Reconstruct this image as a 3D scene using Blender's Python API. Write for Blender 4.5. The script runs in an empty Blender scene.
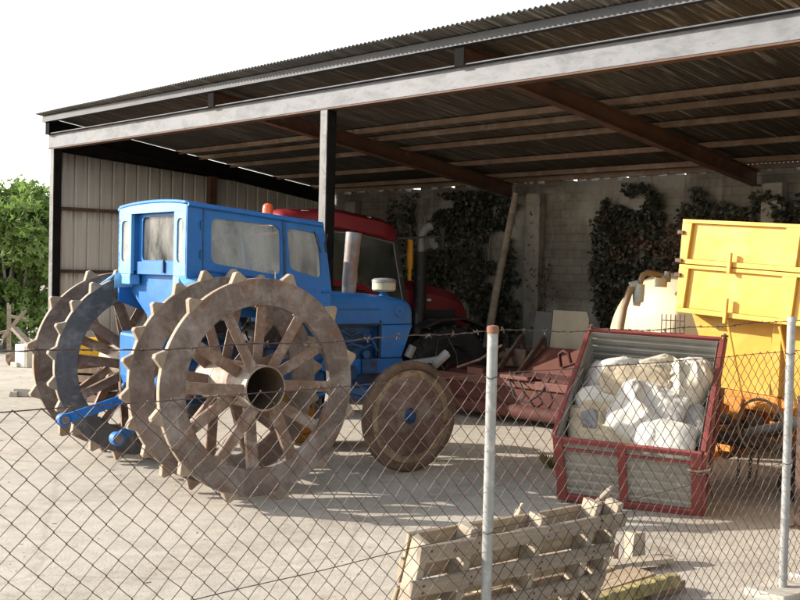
import bpy, bmesh, math, random
from mathutils import Vector, Matrix, noise, Euler
R_ = math.radians
scene = bpy.context.scene
COL = scene.collection
# ------------------------------------------------------------------ camera
CAM_H, FPX, HOR, ROLL = 1.84, 1088.6, 270.09, 0.0232
PITCH = math.atan((HOR - 300.0) / FPX)
cd = bpy.data.cameras.new("camera")
cd.sensor_width = 36.0
cd.lens = 36.0 * FPX / 800.0
cd.clip_start, cd.clip_end = 0.05, 2000.0
cam = bpy.data.objects.new("camera", cd)
COL.objects.link(cam)
cam.matrix_world = Matrix.Translation((0, 0, CAM_H)) @ Matrix.Rotation(math.pi / 2 + PITCH, 4, 'X') @ Matrix.Rotation(ROLL, 4, 'Z')
scene.camera = cam
# ------------------------------------------------------------------ light
SUN_EL = R_(22.5)
SUN_FROM = Vector((-0.995, 0.08, 0)).normalized()
w = bpy.data.worlds.new("World")
scene.world = w
w.use_nodes = True
nt = w.node_tree
sky = nt.nodes.new("ShaderNodeTexSky")
sky.sky_type = 'NISHITA'
sky.sun_disc = False
sky.sun_elevation = SUN_EL
sky.sun_rotation = math.atan2(SUN_FROM.x, SUN_FROM.y)
sky.air_density = 1.3
sky.dust_density = 1.0
sky.ozone_density = 0.3
hz = nt.nodes.new("ShaderNodeHueSaturation")      # thin high overcast: paler, less blue sky
hz.inputs['Saturation'].default_value = 0.45
nt.links.new(sky.outputs[0], hz.inputs['Color'])
nt.links.new(hz.outputs[0], nt.nodes["Background"].inputs[0])
nt.nodes["Background"].inputs[1].default_value = 0.15
sd = bpy.data.lights.new("sun", 'SUN')
sd.energy = 4.2
sd.angle = R_(0.5)
sd.color = (1.0, 0.93, 0.82)
sun = bpy.data.objects.new("sun", sd)
COL.objects.link(sun)
sun.location = (-30, 2, 20)
to_sun = Vector((SUN_FROM.x * math.cos(SUN_EL), SUN_FROM.y * math.cos(SUN_EL), math.sin(SUN_EL)))
sun.rotation_euler = to_sun.to_track_quat('Z', 'Y').to_euler()
vs = scene.view_settings
scene.display_settings.display_device = 'sRGB'
vs.view_transform = 'Standard'
vs.look = 'None'
vs.gamma = 1.0
vs.use_curve_mapping = False
vs.exposure = 1.35
scene.render.engine = 'CYCLES'
scene.cycles.max_bounces = 8
scene.cycles.transparent_max_bounces = 16

# ------------------------------------------------------------------ survey helpers: where a sight line meets the ground / a plane of the yard
OC = Vector((0, 0, CAM_H))
def ray(px, py):
    dx, dy = px - 400, py - 300
    u = dx * math.cos(ROLL) + dy * math.sin(ROLL)
    v = -dx * math.sin(ROLL) + dy * math.cos(ROLL)
    fy, fz, x = 1.0, -v / FPX, u / FPX
    return Vector((x, fy * math.cos(PITCH) - fz * math.sin(PITCH), fy * math.sin(PITCH) + fz * math.cos(PITCH)))
def atG(px, py, z=0.0):
    r = ray(px, py); return OC + r * ((z - CAM_H) / r.z)
def atD(px, py, d):
    r = ray(px, py); return OC + r * (d / r.y)
def atV(px, py, q, d):
    n = Vector((-d.y, d.x, 0)); r = ray(px, py); q = Vector((q[0], q[1], 0))
    return OC + r * (n.dot(q - OC) / n.dot(r))
PSI = 0.8141
U = Vector((math.cos(PSI), -math.sin(PSI), 0))
W = Vector((math.sin(PSI), math.cos(PSI), 0))
P0 = Vector((-5.096, 15.747, 0))
def shedw(t, s, z=0.0): return P0 + U * t + W * s + Vector((0, 0, z))
def atS(px, py, s): return atV(px, py, P0 + W * s, U)
def to_local(p, o, rz):
    d = Vector(p) - Vector((o[0], o[1], 0)); c, s_ = math.cos(rz), math.sin(rz)
    return Vector((d.x * c + d.y * s_, -d.x * s_ + d.y * c, d.z))

# ------------------------------------------------------------------ materials
def nd(nt, t, **k):
    n = nt.nodes.new(t)
    for a, b in k.items(): setattr(n, a, b)
    return n
def ramp(nt, fac, a, b, ca=(0, 0, 0, 1), cb=(1, 1, 1, 1)):
    r = nd(nt, "ShaderNodeValToRGB")
    r.color_ramp.elements[0].position = a; r.color_ramp.elements[1].position = b
    r.color_ramp.elements[0].color = ca; r.color_ramp.elements[1].color = cb
    nt.links.new(fac, r.inputs[0]); return r.outputs[0]
def mix(nt, fac, a, b, mode='MIX'):
    m = nd(nt, "ShaderNodeMix", data_type='RGBA', blend_type=mode)
    for i, v in ((0, fac), (6, a), (7, b)):
        if isinstance(v, (float, int)): m.inputs[i].default_value = v
        elif isinstance(v, tuple): m.inputs[i].default_value = v if len(v) == 4 else (*v, 1)
        else: nt.links.new(v, m.inputs[i])
    return m.outputs[2]
def tex(nt, co, scale, detail=5, rough=0.6, dist=0.0):
    n = nd(nt, "ShaderNodeTexNoise")
    n.inputs['Scale'].default_value = scale; n.inputs['Detail'].default_value = detail
    n.inputs['Roughness'].default_value = rough; n.inputs['Distortion'].default_value = dist
    nt.links.new(co, n.inputs['Vector']); return n.outputs['Fac']
def mapping(nt, co, sc=(1, 1, 1), rot=(0, 0, 0), loc=(0, 0, 0)):
    m = nd(nt, "ShaderNodeMapping")
    m.inputs['Scale'].default_value = sc; m.inputs['Rotation'].default_value = rot; m.inputs['Location'].default_value = loc
    nt.links.new(co, m.inputs['Vector']); return m.outputs[0]
def base_mat(name, rough=0.7, metal=0.0, spec=0.4):
    m = bpy.data.materials.new(name); m.use_nodes = True
    nt = m.node_tree; b = nt.nodes["Principled BSDF"]
    b.inputs['Roughness'].default_value = rough; b.inputs['Metallic'].default_value = metal
    b.inputs['Specular IOR Level'].default_value = spec
    tc = nd(nt, "ShaderNodeTexCoord")
    return m, nt, b, tc.outputs['Object']
def bump(nt, b, h, strength=0.3, dist=0.01):
    n = nd(nt, "ShaderNodeBump"); n.inputs['Strength'].default_value = strength; n.inputs['Distance'].default_value = dist
    nt.links.new(h, n.inputs['Height']); nt.links.new(n.outputs[0], b.inputs['Normal'])
def surf(name, c, var=0.25, scale=3.0, fine=40.0, second=None, amt=(0.55, 0.7), sscale=4.0, rough=0.75, metal=0.0,
         third=None, tamt=(0.6, 0.75), tscale=12.0, bstr=0.25, bdist=0.01, stretch=(1, 1, 1), spec=0.35, rvar=0.15, ripple=0.0, runs=None):
    """weathered surface: base colour with broad and fine variation and up to two patchy layers (rust, dirt, bare metal)"""
    m, nt, b, co = base_mat(name, rough, metal, spec)
    co = mapping(nt, co, stretch)
    big = tex(nt, co, scale, 4, 0.6); fi = tex(nt, co, fine, 6, 0.7)
    lo = tuple(x * (1 - var) for x in c); hi = tuple(min(1, x * (1 + var)) for x in c)
    col = mix(nt, ramp(nt, big, 0.3, 0.7), lo, hi)
    col = mix(nt, ramp(nt, fi, 0.35, 0.65), col, mix(nt, 1.0, col, (1 - var * .6,) * 3, 'MULTIPLY'))
    if second:
        f = ramp(nt, tex(nt, co, sscale, 8, 0.72, 0.4), *amt)
        col = mix(nt, f, col, second)
    if third:
        f = ramp(nt, tex(nt, mapping(nt, co, loc=(3.1, 7.7, 1.3)), tscale, 8, 0.75), *tamt)
        col = mix(nt, f, col, third)
    if runs:   # narrow vertical rust / dirt runs
        rn = tex(nt, mapping(nt, co, (9, 9, 0.7)), 2.2, 6, 0.7, 0.15); gate = tex(nt, mapping(nt, co, loc=(2, 5, 1)), 1.7, 4, 0.6)
        g1 = ramp(nt, rn, 0.57, 0.72); g2 = ramp(nt, gate, 0.46, 0.62)
        col = mix(nt, mix(nt, 1.0, g1, g2, 'MULTIPLY'), col, runs)
    nt.links.new(col, b.inputs['Base Color'])
    rr = nd(nt, "ShaderNodeMapRange"); rr.inputs[3].default_value = max(0.05, rough - rvar); rr.inputs[4].default_value = min(1, rough + rvar)
    nt.links.new(big, rr.inputs[0]); nt.links.new(rr.outputs[0], b.inputs['Roughness'])
    if bstr: bump(nt, b, fi, bstr, bdist)
    if ripple:
        n = nd(nt, "ShaderNodeBump"); n.inputs['Strength'].default_value = 0.6; n.inputs['Distance'].default_value = ripple
        nt.links.new(tex(nt, co, 2.2, 3, 0.5), n.inputs['Height'])
        for l in list(b.inputs['Normal'].links): nt.links.new(n.outputs[0], l.from_node.inputs['Normal'])
        if not b.inputs['Normal'].links: nt.links.new(n.outputs[0], b.inputs['Normal'])
    return m
M = {}
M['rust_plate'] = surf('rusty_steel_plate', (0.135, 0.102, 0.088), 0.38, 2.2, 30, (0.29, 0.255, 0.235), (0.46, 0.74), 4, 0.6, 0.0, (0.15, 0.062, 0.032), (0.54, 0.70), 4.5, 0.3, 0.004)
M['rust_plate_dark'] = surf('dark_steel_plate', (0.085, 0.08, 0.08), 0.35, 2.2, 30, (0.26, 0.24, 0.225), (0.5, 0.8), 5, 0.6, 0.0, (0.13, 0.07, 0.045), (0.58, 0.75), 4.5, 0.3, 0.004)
M['dusty_lit_tread'] = surf('dusty_worn_lit_tread', (0.27, 0.21, 0.155), 0.3, 6.0, 30, (0.20, 0.12, 0.075), (0.52, 0.72), 7, 0.75, 0, bstr=0.3, bdist=0.004)  # dust and wear, with sun on the rim edges put into the colour
M['rust_bar'] = surf('rusty_spoke_steel', (0.17, 0.108, 0.080), 0.3, 5, 30, (0.30, 0.255, 0.22), (0.5, 0.7), 7, 0.65, 0.0, bstr=0.25, bdist=0.003)
M['hub_steel'] = surf('scuffed_hub_steel', (0.29, 0.25, 0.21), 0.25, 4, 30, (0.16, 0.085, 0.05), (0.42, 0.62), 3.5, 0.55, 0.0, bstr=0.2, bdist=0.003)
M['hub_inside'] = surf('brown_tube_inside', (0.105, 0.073, 0.048), 0.3, 5, 30, (0.06, 0.04, 0.03), (0.5, 0.7), 5, 0.7)  # darker brown than the outside of the tube
M['tyre_disc'] = surf('rusty_disc', (0.135, 0.078, 0.060), 0.35, 4.0, 30, (0.25, 0.205, 0.18), (0.47, 0.68), 3.4, 0.65, 0, (0.075, 0.045, 0.038), (0.54, 0.66), 5, 0.35, 0.005)
M['disc_rim'] = surf('rusty_disc_rim', (0.13, 0.082, 0.055), 0.35, 5.0, 30, (0.06, 0.034, 0.025), (0.48, 0.64), 7, 0.7, 0, bstr=0.3, bdist=0.004)
M['tan_ring'] = surf('tan_dusty_ring', (0.27, 0.19, 0.115), 0.35, 4.0, 30, (0.10, 0.055, 0.038), (0.50, 0.62), 4, 0.7, 0, (0.30, 0.26, 0.22), (0.6, 0.7), 7, 0.3, 0.004)
M['orange_disc'] = surf('worn_orange_paint', (0.50, 0.24, 0.05), 0.25, 4.0, 30, (0.17, 0.09, 0.05), (0.55, 0.7), 5, 0.6)
M['blue'] = surf('blue_tractor_paint', (0.013, 0.112, 0.345), 0.16, 2.0, 18, (0.028, 0.155, 0.385), (0.55, 0.85), 3, 0.5, 0, (0.10, 0.075, 0.06), (0.64, 0.72), 11, 0.06, 0.002, spec=0.3, ripple=0.03, runs=(0.045, 0.075, 0.13))
M['blue_sunlit'] = surf('sunlit_blue_paint', (0.085, 0.265, 0.50), 0.14, 2.0, 18, (0.045, 0.20, 0.48), (0.52, 0.8), 3, 0.42, 0, (0.12, 0.10, 0.09), (0.65, 0.73), 11, 0.06, 0.002, spec=0.5, ripple=0.03, runs=(0.07, 0.13, 0.22))  # paler copy of the blue: sun on rear-facing panels put into the colour
M['blue_dark'] = surf('oily_blue_casting', (0.014, 0.07, 0.19), 0.4, 6.0, 30, (0.02, 0.02, 0.025), (0.48, 0.66), 7, 0.5, 0, bstr=0.35, bdist=0.006)
M['black_steel'] = surf('black_painted_steel', (0.018, 0.017, 0.018), 0.4, 5.0, 30, (0.13, 0.12, 0.11), (0.6, 0.75), 8, 0.55)
M['matt_black'] = surf('matt_black_steel', (0.012, 0.011, 0.011), 0.3, 5, 40, rough=0.95, spec=0.05, bstr=0, rvar=0.02)  # near black: shade on post sides and rafter ends put into the colour
M['rubber'] = surf('black_rubber', (0.020, 0.019, 0.019), 0.3, 5, 40, (0.06, 0.055, 0.05), (0.55, 0.75), 4, 0.85)
M['cream_plastic'] = surf('cream_cap', (0.40, 0.37, 0.27), 0.15, 4, 30, (0.36, 0.30, 0.2), (0.6, 0.75), 6, 0.45)
M['stack'] = surf('tarnished_exhaust_steel', (0.19, 0.185, 0.20), 0.25, 5, 30, (0.16, 0.105, 0.08), (0.48, 0.62), 4, 0.5, 0.2, bstr=0.15, bdist=0.003)
M['orange_lens'] = surf('orange_lens', (0.72, 0.09, 0.015), 0.1, 4, 40, rough=0.25, spec=0.6, bstr=0)
M['red'] = surf('red_tractor_paint', (0.17, 0.012, 0.018), 0.15, 2.0, 20, (0.11, 0.02, 0.02), (0.55, 0.8), 3, 0.4, 0, spec=0.5, bstr=0.05)
M['seat'] = surf('dark_vinyl', (0.03, 0.03, 0.032), 0.2, 5, 40, rough=0.6)
M['yellow_pipe'] = surf('amber_painted_pipe', (0.62, 0.27, 0.015), 0.12, 5, 30, rough=0.45)
M['grey_steel'] = surf('grey_steel', (0.22, 0.22, 0.22), 0.3, 5, 30, (0.12, 0.08, 0.05), (0.55, 0.72), 6, 0.5, 0.3)
M['galv'] = surf('galvanised_steel', (0.25, 0.25, 0.245), 0.15, 8, 40, (0.38, 0.375, 0.36), (0.5, 0.7), 14, 0.45, 0.25, (0.30, 0.2, 0.13), (0.68, 0.78), 9, 0.15, 0.003)
M['rust_wire'] = surf('rusty_wire', (0.060, 0.037, 0.030), 0.3, 6, 30, (0.13, 0.095, 0.077), (0.5, 0.7), 9, 0.6, 0.1, bstr=0)
M['rust_cap'] = surf('rusted_post_cap', (0.20, 0.085, 0.05), 0.3, 20, 60, (0.10, 0.045, 0.03), (0.5, 0.7), 20, 0.8)
M['beam_white'] = surf('faded_white_beam', (0.108, 0.111, 0.124), 0.16, 1.5, 30, (0.05, 0.052, 0.06), (0.46, 0.64), 3.4, 0.6, 0, (0.045, 0.044, 0.05), (0.57, 0.70), 13, 0.12, 0.003, stretch=(0.7, 1, 1.6))
M['post_black'] = surf('weathered_dark_post', (0.10, 0.098, 0.10), 0.25, 3, 30, (0.025, 0.024, 0.026), (0.48, 0.60), 9, 0.55, 0, bstr=0.15, bdist=0.003, stretch=(1, 1, 0.5))
M['rust_beam'] = surf('rust_brown_beam', (0.085, 0.041, 0.024), 0.35, 2.0, 25, (0.07, 0.038, 0.026), (0.48, 0.68), 3, 0.75, 0, (0.17, 0.10, 0.06), (0.57, 0.72), 6, 0.25, 0.004)
M['purlin'] = surf('rusty_purlin', (0.175, 0.115, 0.075), 0.3, 2.0, 25, (0.25, 0.195, 0.15), (0.5, 0.7), 3, 0.75, 0, (0.10, 0.05, 0.03), (0.6, 0.72), 6, 0.2, 0.003)
M['edge_steel'] = surf('bluish_edge_steel', (0.034, 0.037, 0.045), 0.2, 2.0, 25, (0.14, 0.11, 0.09), (0.58, 0.75), 3, 0.6)
M['wood_grey'] = surf('weathered_grey_wood', (0.265, 0.215, 0.165), 0.3, 3.0, 20, (0.20, 0.155, 0.115), (0.5, 0.72), 5, 0.85, 0, (0.47, 0.41, 0.33), (0.55, 0.75), 8, 0.4, 0.004, stretch=(0.35, 4, 4))
M['wood_pale'] = surf('pale_split_wood', (0.33, 0.275, 0.21), 0.28, 3.0, 20, (0.25, 0.20, 0.15), (0.52, 0.74), 6, 0.85, 0, bstr=0.4, bdist=0.004, stretch=(0.35, 4, 4))
M['wood_tan'] = surf('tan_wood', (0.34, 0.255, 0.17), 0.25, 3.0, 20, (0.22, 0.16, 0.11), (0.52, 0.74), 6, 0.85, 0, bstr=0.4, bdist=0.004, stretch=(0.35, 4, 4))
M['wood_moss'] = surf('mossy_yellow_wood', (0.26, 0.205, 0.095), 0.3, 6.0, 25, (0.17, 0.155, 0.06), (0.48, 0.66), 10, 0.9, 0, (0.42, 0.36, 0.22), (0.6, 0.75), 8, 0.5, 0.006)
M['wood_dark'] = surf('dark_old_timber', (0.17, 0.115, 0.08), 0.3, 4.0, 20, (0.08, 0.055, 0.04), (0.5, 0.7), 6, 0.85, 0, bstr=0.4, bdist=0.005, stretch=(3, 3, 0.5))
M['bin_red'] = surf('faded_red_frame', (0.19, 0.042, 0.038), 0.22, 4.0, 25, (0.13, 0.05, 0.04), (0.55, 0.72), 6, 0.6, 0, (0.36, 0.16, 0.14), (0.62, 0.75), 9, 0.2, 0.003)
M['bin_metal'] = surf('dull_ribbed_sheet', (0.30, 0.285, 0.255), 0.15, 3.0, 25, (0.25, 0.22, 0.18), (0.52, 0.72), 4, 0.5, 0.35, (0.46, 0.43, 0.38), (0.6, 0.75), 8, 0.1, 0.003)
M['sack_white'] = surf('white_woven_sack', (0.44, 0.418, 0.375), 0.12, 3.0, 60, (0.50, 0.45, 0.37), (0.55, 0.78), 5, 0.75, 0, bstr=0.25, bdist=0.004)
M['sack_beige'] = surf('beige_sack', (0.37, 0.30, 0.205), 0.14, 3.0, 60, (0.55, 0.48, 0.38), (0.55, 0.78), 5, 0.8, 0, bstr=0.3, bdist=0.004)
M['sack_cream'] = surf('cream_woven_sack', (0.42, 0.37, 0.285), 0.10, 3.0, 60, (0.64, 0.60, 0.53), (0.52, 0.75), 5, 0.78, 0, bstr=0.25, bdist=0.004)
M['sack_grey'] = surf('grey_plastic_sack', (0.27, 0.255, 0.235), 0.18, 4.0, 60, (0.52, 0.50, 0.46), (0.52, 0.75), 5, 0.6, 0, bstr=0.25, bdist=0.004)
M['grey_patch'] = surf('grey_printed_patch', (0.165, 0.16, 0.155), 0.15, 10, 60, rough=0.6)
M['yellow'] = surf('yellow_trailer_paint', (0.58, 0.315, 0.05), 0.10, 1.2, 18, (0.56, 0.40, 0.15), (0.52, 0.8), 2.5, 0.45, 0, (0.24, 0.12, 0.05), (0.67, 0.75), 10, 0.06, 0.002, spec=0.45, ripple=0.04, runs=(0.34, 0.19, 0.07))
M['orange'] = surf('orange_chassis_paint', (0.56, 0.20, 0.025), 0.18, 2.5, 20, (0.20, 0.085, 0.035), (0.55, 0.74), 5, 0.55)
M['rust_dark'] = surf('dark_rusty_iron', (0.085, 0.05, 0.036), 0.35, 6.0, 25, (0.17, 0.095, 0.055), (0.5, 0.7), 8, 0.75)
M['tank'] = surf('cream_tank', (0.37, 0.312, 0.21), 0.08, 1.5, 20, (0.28, 0.225, 0.14), (0.55, 0.8), 3, 0.5, 0, bstr=0.05)
M['brown_hose'] = surf('brown_hose', (0.20, 0.14, 0.085), 0.2, 6, 40, rough=0.6)
M['valve'] = surf('grey_green_valve', (0.30, 0.34, 0.33), 0.15, 6, 40, rough=0.5)
M['implement'] = surf('dusty_red_implement', (0.062, 0.015, 0.011), 0.25, 3.0, 25, (0.085, 0.036, 0.027), (0.50, 0.78), 3, 0.85, 0, (0.12, 0.05, 0.035), (0.60, 0.74), 7, 0.2, 0.004)
M['implement_lit_dust'] = surf('dusty_sunlit_red_sheet', (0.10, 0.035, 0.026), 0.14, 3.0, 25, (0.30, 0.10, 0.075), (0.56, 0.78), 3, 0.75, 0, bstr=0.15)  # dusty red made paler: sun on the upper parts put into the colour
M['concrete'] = surf('old_concrete', (0.40, 0.365, 0.31), 0.18, 3.0, 25, (0.27, 0.24, 0.2), (0.52, 0.74), 4, 0.9, 0, bstr=0.35, bdist=0.006)
M['pilaster'] = surf('stained_pilaster', (0.20, 0.182, 0.155), 0.2, 2.0, 25, (0.10, 0.085, 0.066), (0.50, 0.70), 3, 0.9, 0, bstr=0.35, bdist=0.006, runs=(0.07, 0.055, 0.04))
M['board_beige'] = surf('dusty_chipboard', (0.30, 0.26, 0.20), 0.12, 3.0, 60, (0.28, 0.24, 0.19), (0.52, 0.74), 3, 0.85, 0, bstr=0.1)
M['board_grey'] = surf('grey_metal_board', (0.085, 0.083, 0.082), 0.15, 3.0, 40, (0.10, 0.09, 0.085), (0.52, 0.74), 3, 0.7)
M['plastic_white'] = surf('white_plastic', (0.70, 0.68, 0.63), 0.08, 4, 40, (0.50, 0.46, 0.4), (0.58, 0.76), 5, 0.5)
M['plastic_yellow'] = surf('yellow_plastic', (0.72, 0.40, 0.02), 0.1, 4, 40, rough=0.5)
M['bark'] = surf('fig_bark', (0.24, 0.21, 0.18), 0.25, 6, 30, (0.14, 0.12, 0.1), (0.5, 0.7), 6, 0.9, bstr=0.4)
M['chrome'] = surf('bright_worn_steel', (0.5, 0.5, 0.5), 0.15, 8, 40, (0.25, 0.2, 0.16), (0.55, 0.7), 8, 0.35, 0.7)
M['lamp_glass'] = surf('lamp_glass', (0.55, 0.62, 0.58), 0.05, 4, 40, rough=0.15, spec=0.6, bstr=0)

def leaf_mat(name, cols, trans=0.25):
    m, nt, b, co = base_mat(name, 0.55, 0, 0.4)
    at = nd(nt, "ShaderNodeAttribute", attribute_name="leafvar")
    r = nd(nt, "ShaderNodeValToRGB")
    els = r.color_ramp.elements
    els[0].color = (*cols[0], 1); els[1].color = (*cols[-1], 1)
    for i, c in enumerate(cols[1:-1]):
        e = els.new((i + 1) / (len(cols) - 1)); e.color = (*c, 1)
    nt.links.new(at.outputs['Fac'], r.inputs[0])
    nt.links.new(r.outputs[0], b.inputs['Base Color'])
    t = nd(nt, "ShaderNodeBsdfTranslucent"); nt.links.new(r.outputs[0], t.inputs[0])
    mx = nd(nt, "ShaderNodeMixShader"); mx.inputs[0].default_value = trans
    nt.links.new(b.outputs[0], mx.inputs[1]); nt.links.new(t.outputs[0], mx.inputs[2])
    nt.links.new(mx.outputs[0], nt.nodes["Material Output"].inputs[0])
    return m
M['fig_leaf'] = leaf_mat('fig_leaf', [(0.09, 0.15, 0.03), (0.13, 0.215, 0.045), (0.17, 0.26, 0.065), (0.22, 0.28, 0.10)], 0.4)
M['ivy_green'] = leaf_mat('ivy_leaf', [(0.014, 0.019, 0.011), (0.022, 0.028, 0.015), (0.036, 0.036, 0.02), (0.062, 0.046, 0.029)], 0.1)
M['ivy_rust'] = leaf_mat('dry_ivy_leaf', [(0.028, 0.026, 0.016), (0.055, 0.033, 0.019), (0.10, 0.044, 0.022), (0.075, 0.054, 0.033)], 0.1)
M['weed'] = leaf_mat('dry_weed', [(0.10, 0.11, 0.04), (0.18, 0.16, 0.07), (0.26, 0.21, 0.11)], 0.2)

def dusty_glass(name, clear, tint, dust):
    m, nt, b, co = base_mat(name, 0.12, 0, 0.5)
    n = tex(nt, mapping(nt, co, (1, 1, 0.55)), 3.0, 8, 0.7, 0.3)
    n2 = tex(nt, mapping(nt, co, (4, 4, 1.6)), 1.4, 6, 0.65)
    s = nd(nt, "ShaderNodeMath", operation='MULTIPLY'); nt.links.new(n, s.inputs[0]); nt.links.new(n2, s.inputs[1])
    f = ramp(nt, s.outputs[0], 0.14, 0.36, (clear - 0.34,) * 3 + (1,), (min(0.95, clear + 0.16),) * 3 + (1,))
    tr = nd(nt, "ShaderNodeBsdfTransparent"); tr.inputs[0].default_value = (*tint, 1)
    b.inputs['Base Color'].default_value = (*dust, 1); b.inputs['Roughness'].default_value = 0.18
    mx = nd(nt, "ShaderNodeMixShader")
    nt.links.new(f, mx.inputs[0]); nt.links.new(b.outputs[0], mx.inputs[1]); nt.links.new(tr.outputs[0], mx.inputs[2])
    nt.links.new(mx.outputs[0], nt.nodes["Material Output"].inputs[0])
    return m
M['glass_dusty'] = dusty_glass('dusty_cab_glass', 0.72, (0.92, 0.95, 0.96), (0.32, 0.33, 0.335))
M['glass_rear'] = dusty_glass('dusty_shaded_glass', 0.86, (0.62, 0.66, 0.67), (0.20, 0.20, 0.20))  # dust and tint darkened to stand for shade in the recess
M['glass_clean'] = dusty_glass('tinted_cab_glass', 0.93, (0.60, 0.69, 0.67), (0.05, 0.055, 0.055))

def m_ground():
    m, nt, b, co = base_mat('yard_concrete', 0.9, 0, 0.25)
    big = tex(nt, co, 0.35, 5, 0.6); mid = tex(nt, co, 1.6, 7, 0.68, 0.4); fi = tex(nt, co, 45, 5, 0.75)
    col = mix(nt, ramp(nt, big, 0.32, 0.68), (0.375, 0.337, 0.284), (0.44, 0.40, 0.342))
    col = mix(nt, ramp(nt, mid, 0.50, 0.72), col, (0.345, 0.312, 0.27))
    dust = tex(nt, mapping(nt, co, (1, 2.2, 1), (0, 0, 0.5)), 0.9, 6, 0.7, 0.6)
    col = mix(nt, ramp(nt, dust, 0.56, 0.75), col, (0.50, 0.472, 0.42))
    streak = tex(nt, mapping(nt, co, (0.5, 5.0, 1), (0, 0, -0.15)), 2.2, 7, 0.7, 0.3)
    col = mix(nt, ramp(nt, streak, 0.60, 0.72), col, (0.31, 0.28, 0.242))
    gr = tex(nt, co, 7, 9, 0.8, 0.2)
    col = mix(nt, ramp(nt, gr, 0.38, 0.62), mix(nt, 1.0, col, (0.80, 0.79, 0.775), "MULTIPLY"), col)
    pa = tex(nt, mapping(nt, co, (1, 1.6, 1), loc=(3, 9, 0)), 2.6, 8, 0.75, 0.5)
    col = mix(nt, ramp(nt, pa, 0.56, 0.68), col, mix(nt, 1.0, col, (0.80, 0.78, 0.75), 'MULTIPLY'))
    sp = tex(nt, co, 26, 3, 0.6)
    col = mix(nt, ramp(nt, sp, 0.66, 0.74), col, (0.22, 0.19, 0.155))
    sp2 = tex(nt, mapping(nt, co, (1, 1.8, 1)), 9, 4, 0.65)
    col = mix(nt, ramp(nt, sp2, 0.67, 0.78), col, (0.27, 0.24, 0.205))
    st = tex(nt, mapping(nt, co, loc=(11, 4, 0)), 0.9, 5, 0.6, 0.8)
    col = mix(nt, ramp(nt, st, 0.64, 0.74), col, mix(nt, 1.0, col, (0.66, 0.62, 0.58), 'MULTIPLY'))
    wv = nd(nt, "ShaderNodeTexWave", wave_type='BANDS', bands_direction='X', wave_profile='SIN'); wv.inputs['Scale'].default_value = 0.16; wv.inputs['Distortion'].default_value = 1.4; wv.inputs['Detail'].default_value = 3; wv.inputs['Detail Scale'].default_value = .6
    nt.links.new(mapping(nt, co, (1, 1, 1), (0, 0, 0.62)), wv.inputs['Vector'])
    trk = mix(nt, 1.0, ramp(nt, wv.outputs['Fac'], 0.86, 0.97), ramp(nt, tex(nt, mapping(nt, co, (1, 1, 1), (0, 0, .62)), 5, 8, 0.8), 0.42, 0.62), 'MULTIPLY')
    col = mix(nt, trk, col, mix(nt, 1.0, col, (0.78, 0.755, 0.73), 'MULTIPLY'))
    vo = nd(nt, "ShaderNodeTexVoronoi", feature='DISTANCE_TO_EDGE'); vo.inputs['Scale'].default_value = 0.28
    wob = mix(nt, 0.12, co, tex(nt, co, 2.5, 5, 0.7)); nt.links.new(wob, vo.inputs['Vector'])
    crack = ramp(nt, vo.outputs['Distance'], 0.0, 0.006, (1, 1, 1, 1), (0, 0, 0, 1))
    col = mix(nt, mix(nt, 0.28, (0, 0, 0), crack), col, (0.13, 0.11, 0.09))
    nt.links.new(col, b.inputs['Base Color'])
    h = mix(nt, 0.5, fi, mid)
    bump(nt, b, h, 0.7, 0.018)
    return m
M['yard'] = m_ground()
M['dirt'] = surf('dry_dirt', (0.30, 0.25, 0.18), 0.25, 0.5, 20, (0.20, 0.19, 0.09), (0.5, 0.7), 0.8, 0.95, bstr=0.5, bdist=0.03)

def m_roof():
    m, nt, b, co = base_mat('stained_roof_sheet', 0.6, 0.25, 0.3)
    st = tex(nt, mapping(nt, co, (9, 0.32, 1)), 2.0, 6, 0.7)
    st2 = tex(nt, mapping(nt, co, (22, 0.55, 1), loc=(4, 2, 0)), 1.6, 5, 0.65)
    big = tex(nt, co, 0.6, 4, 0.6)
    col = mix(nt, ramp(nt, st, 0.35, 0.65), (0.042, 0.037, 0.032), (0.105, 0.095, 0.083))
    col = mix(nt, ramp(nt, big, 0.45, 0.7), col, (0.052, 0.042, 0.034))
    sep = nd(nt, "ShaderNodeSeparateXYZ"); nt.links.new(co, sep.inputs[0])
    rt = nd(nt, "ShaderNodeMapRange"); rt.inputs[1].default_value = 7.5; rt.inputs[2].default_value = 10.5; rt.inputs[3].default_value = 0.35; rt.inputs[4].default_value = 1.0
    nt.links.new(sep.outputs[0], rt.inputs[0])
    f = mix(nt, rt.outputs[0], (0, 0, 0), ramp(nt, st2, 0.54, 0.68))
    col = mix(nt, f, col, (0.36, 0.34, 0.31))
    nt.links.new(col, b.inputs['Base Color'])
    return m
M['roof'] = m_roof()

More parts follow.
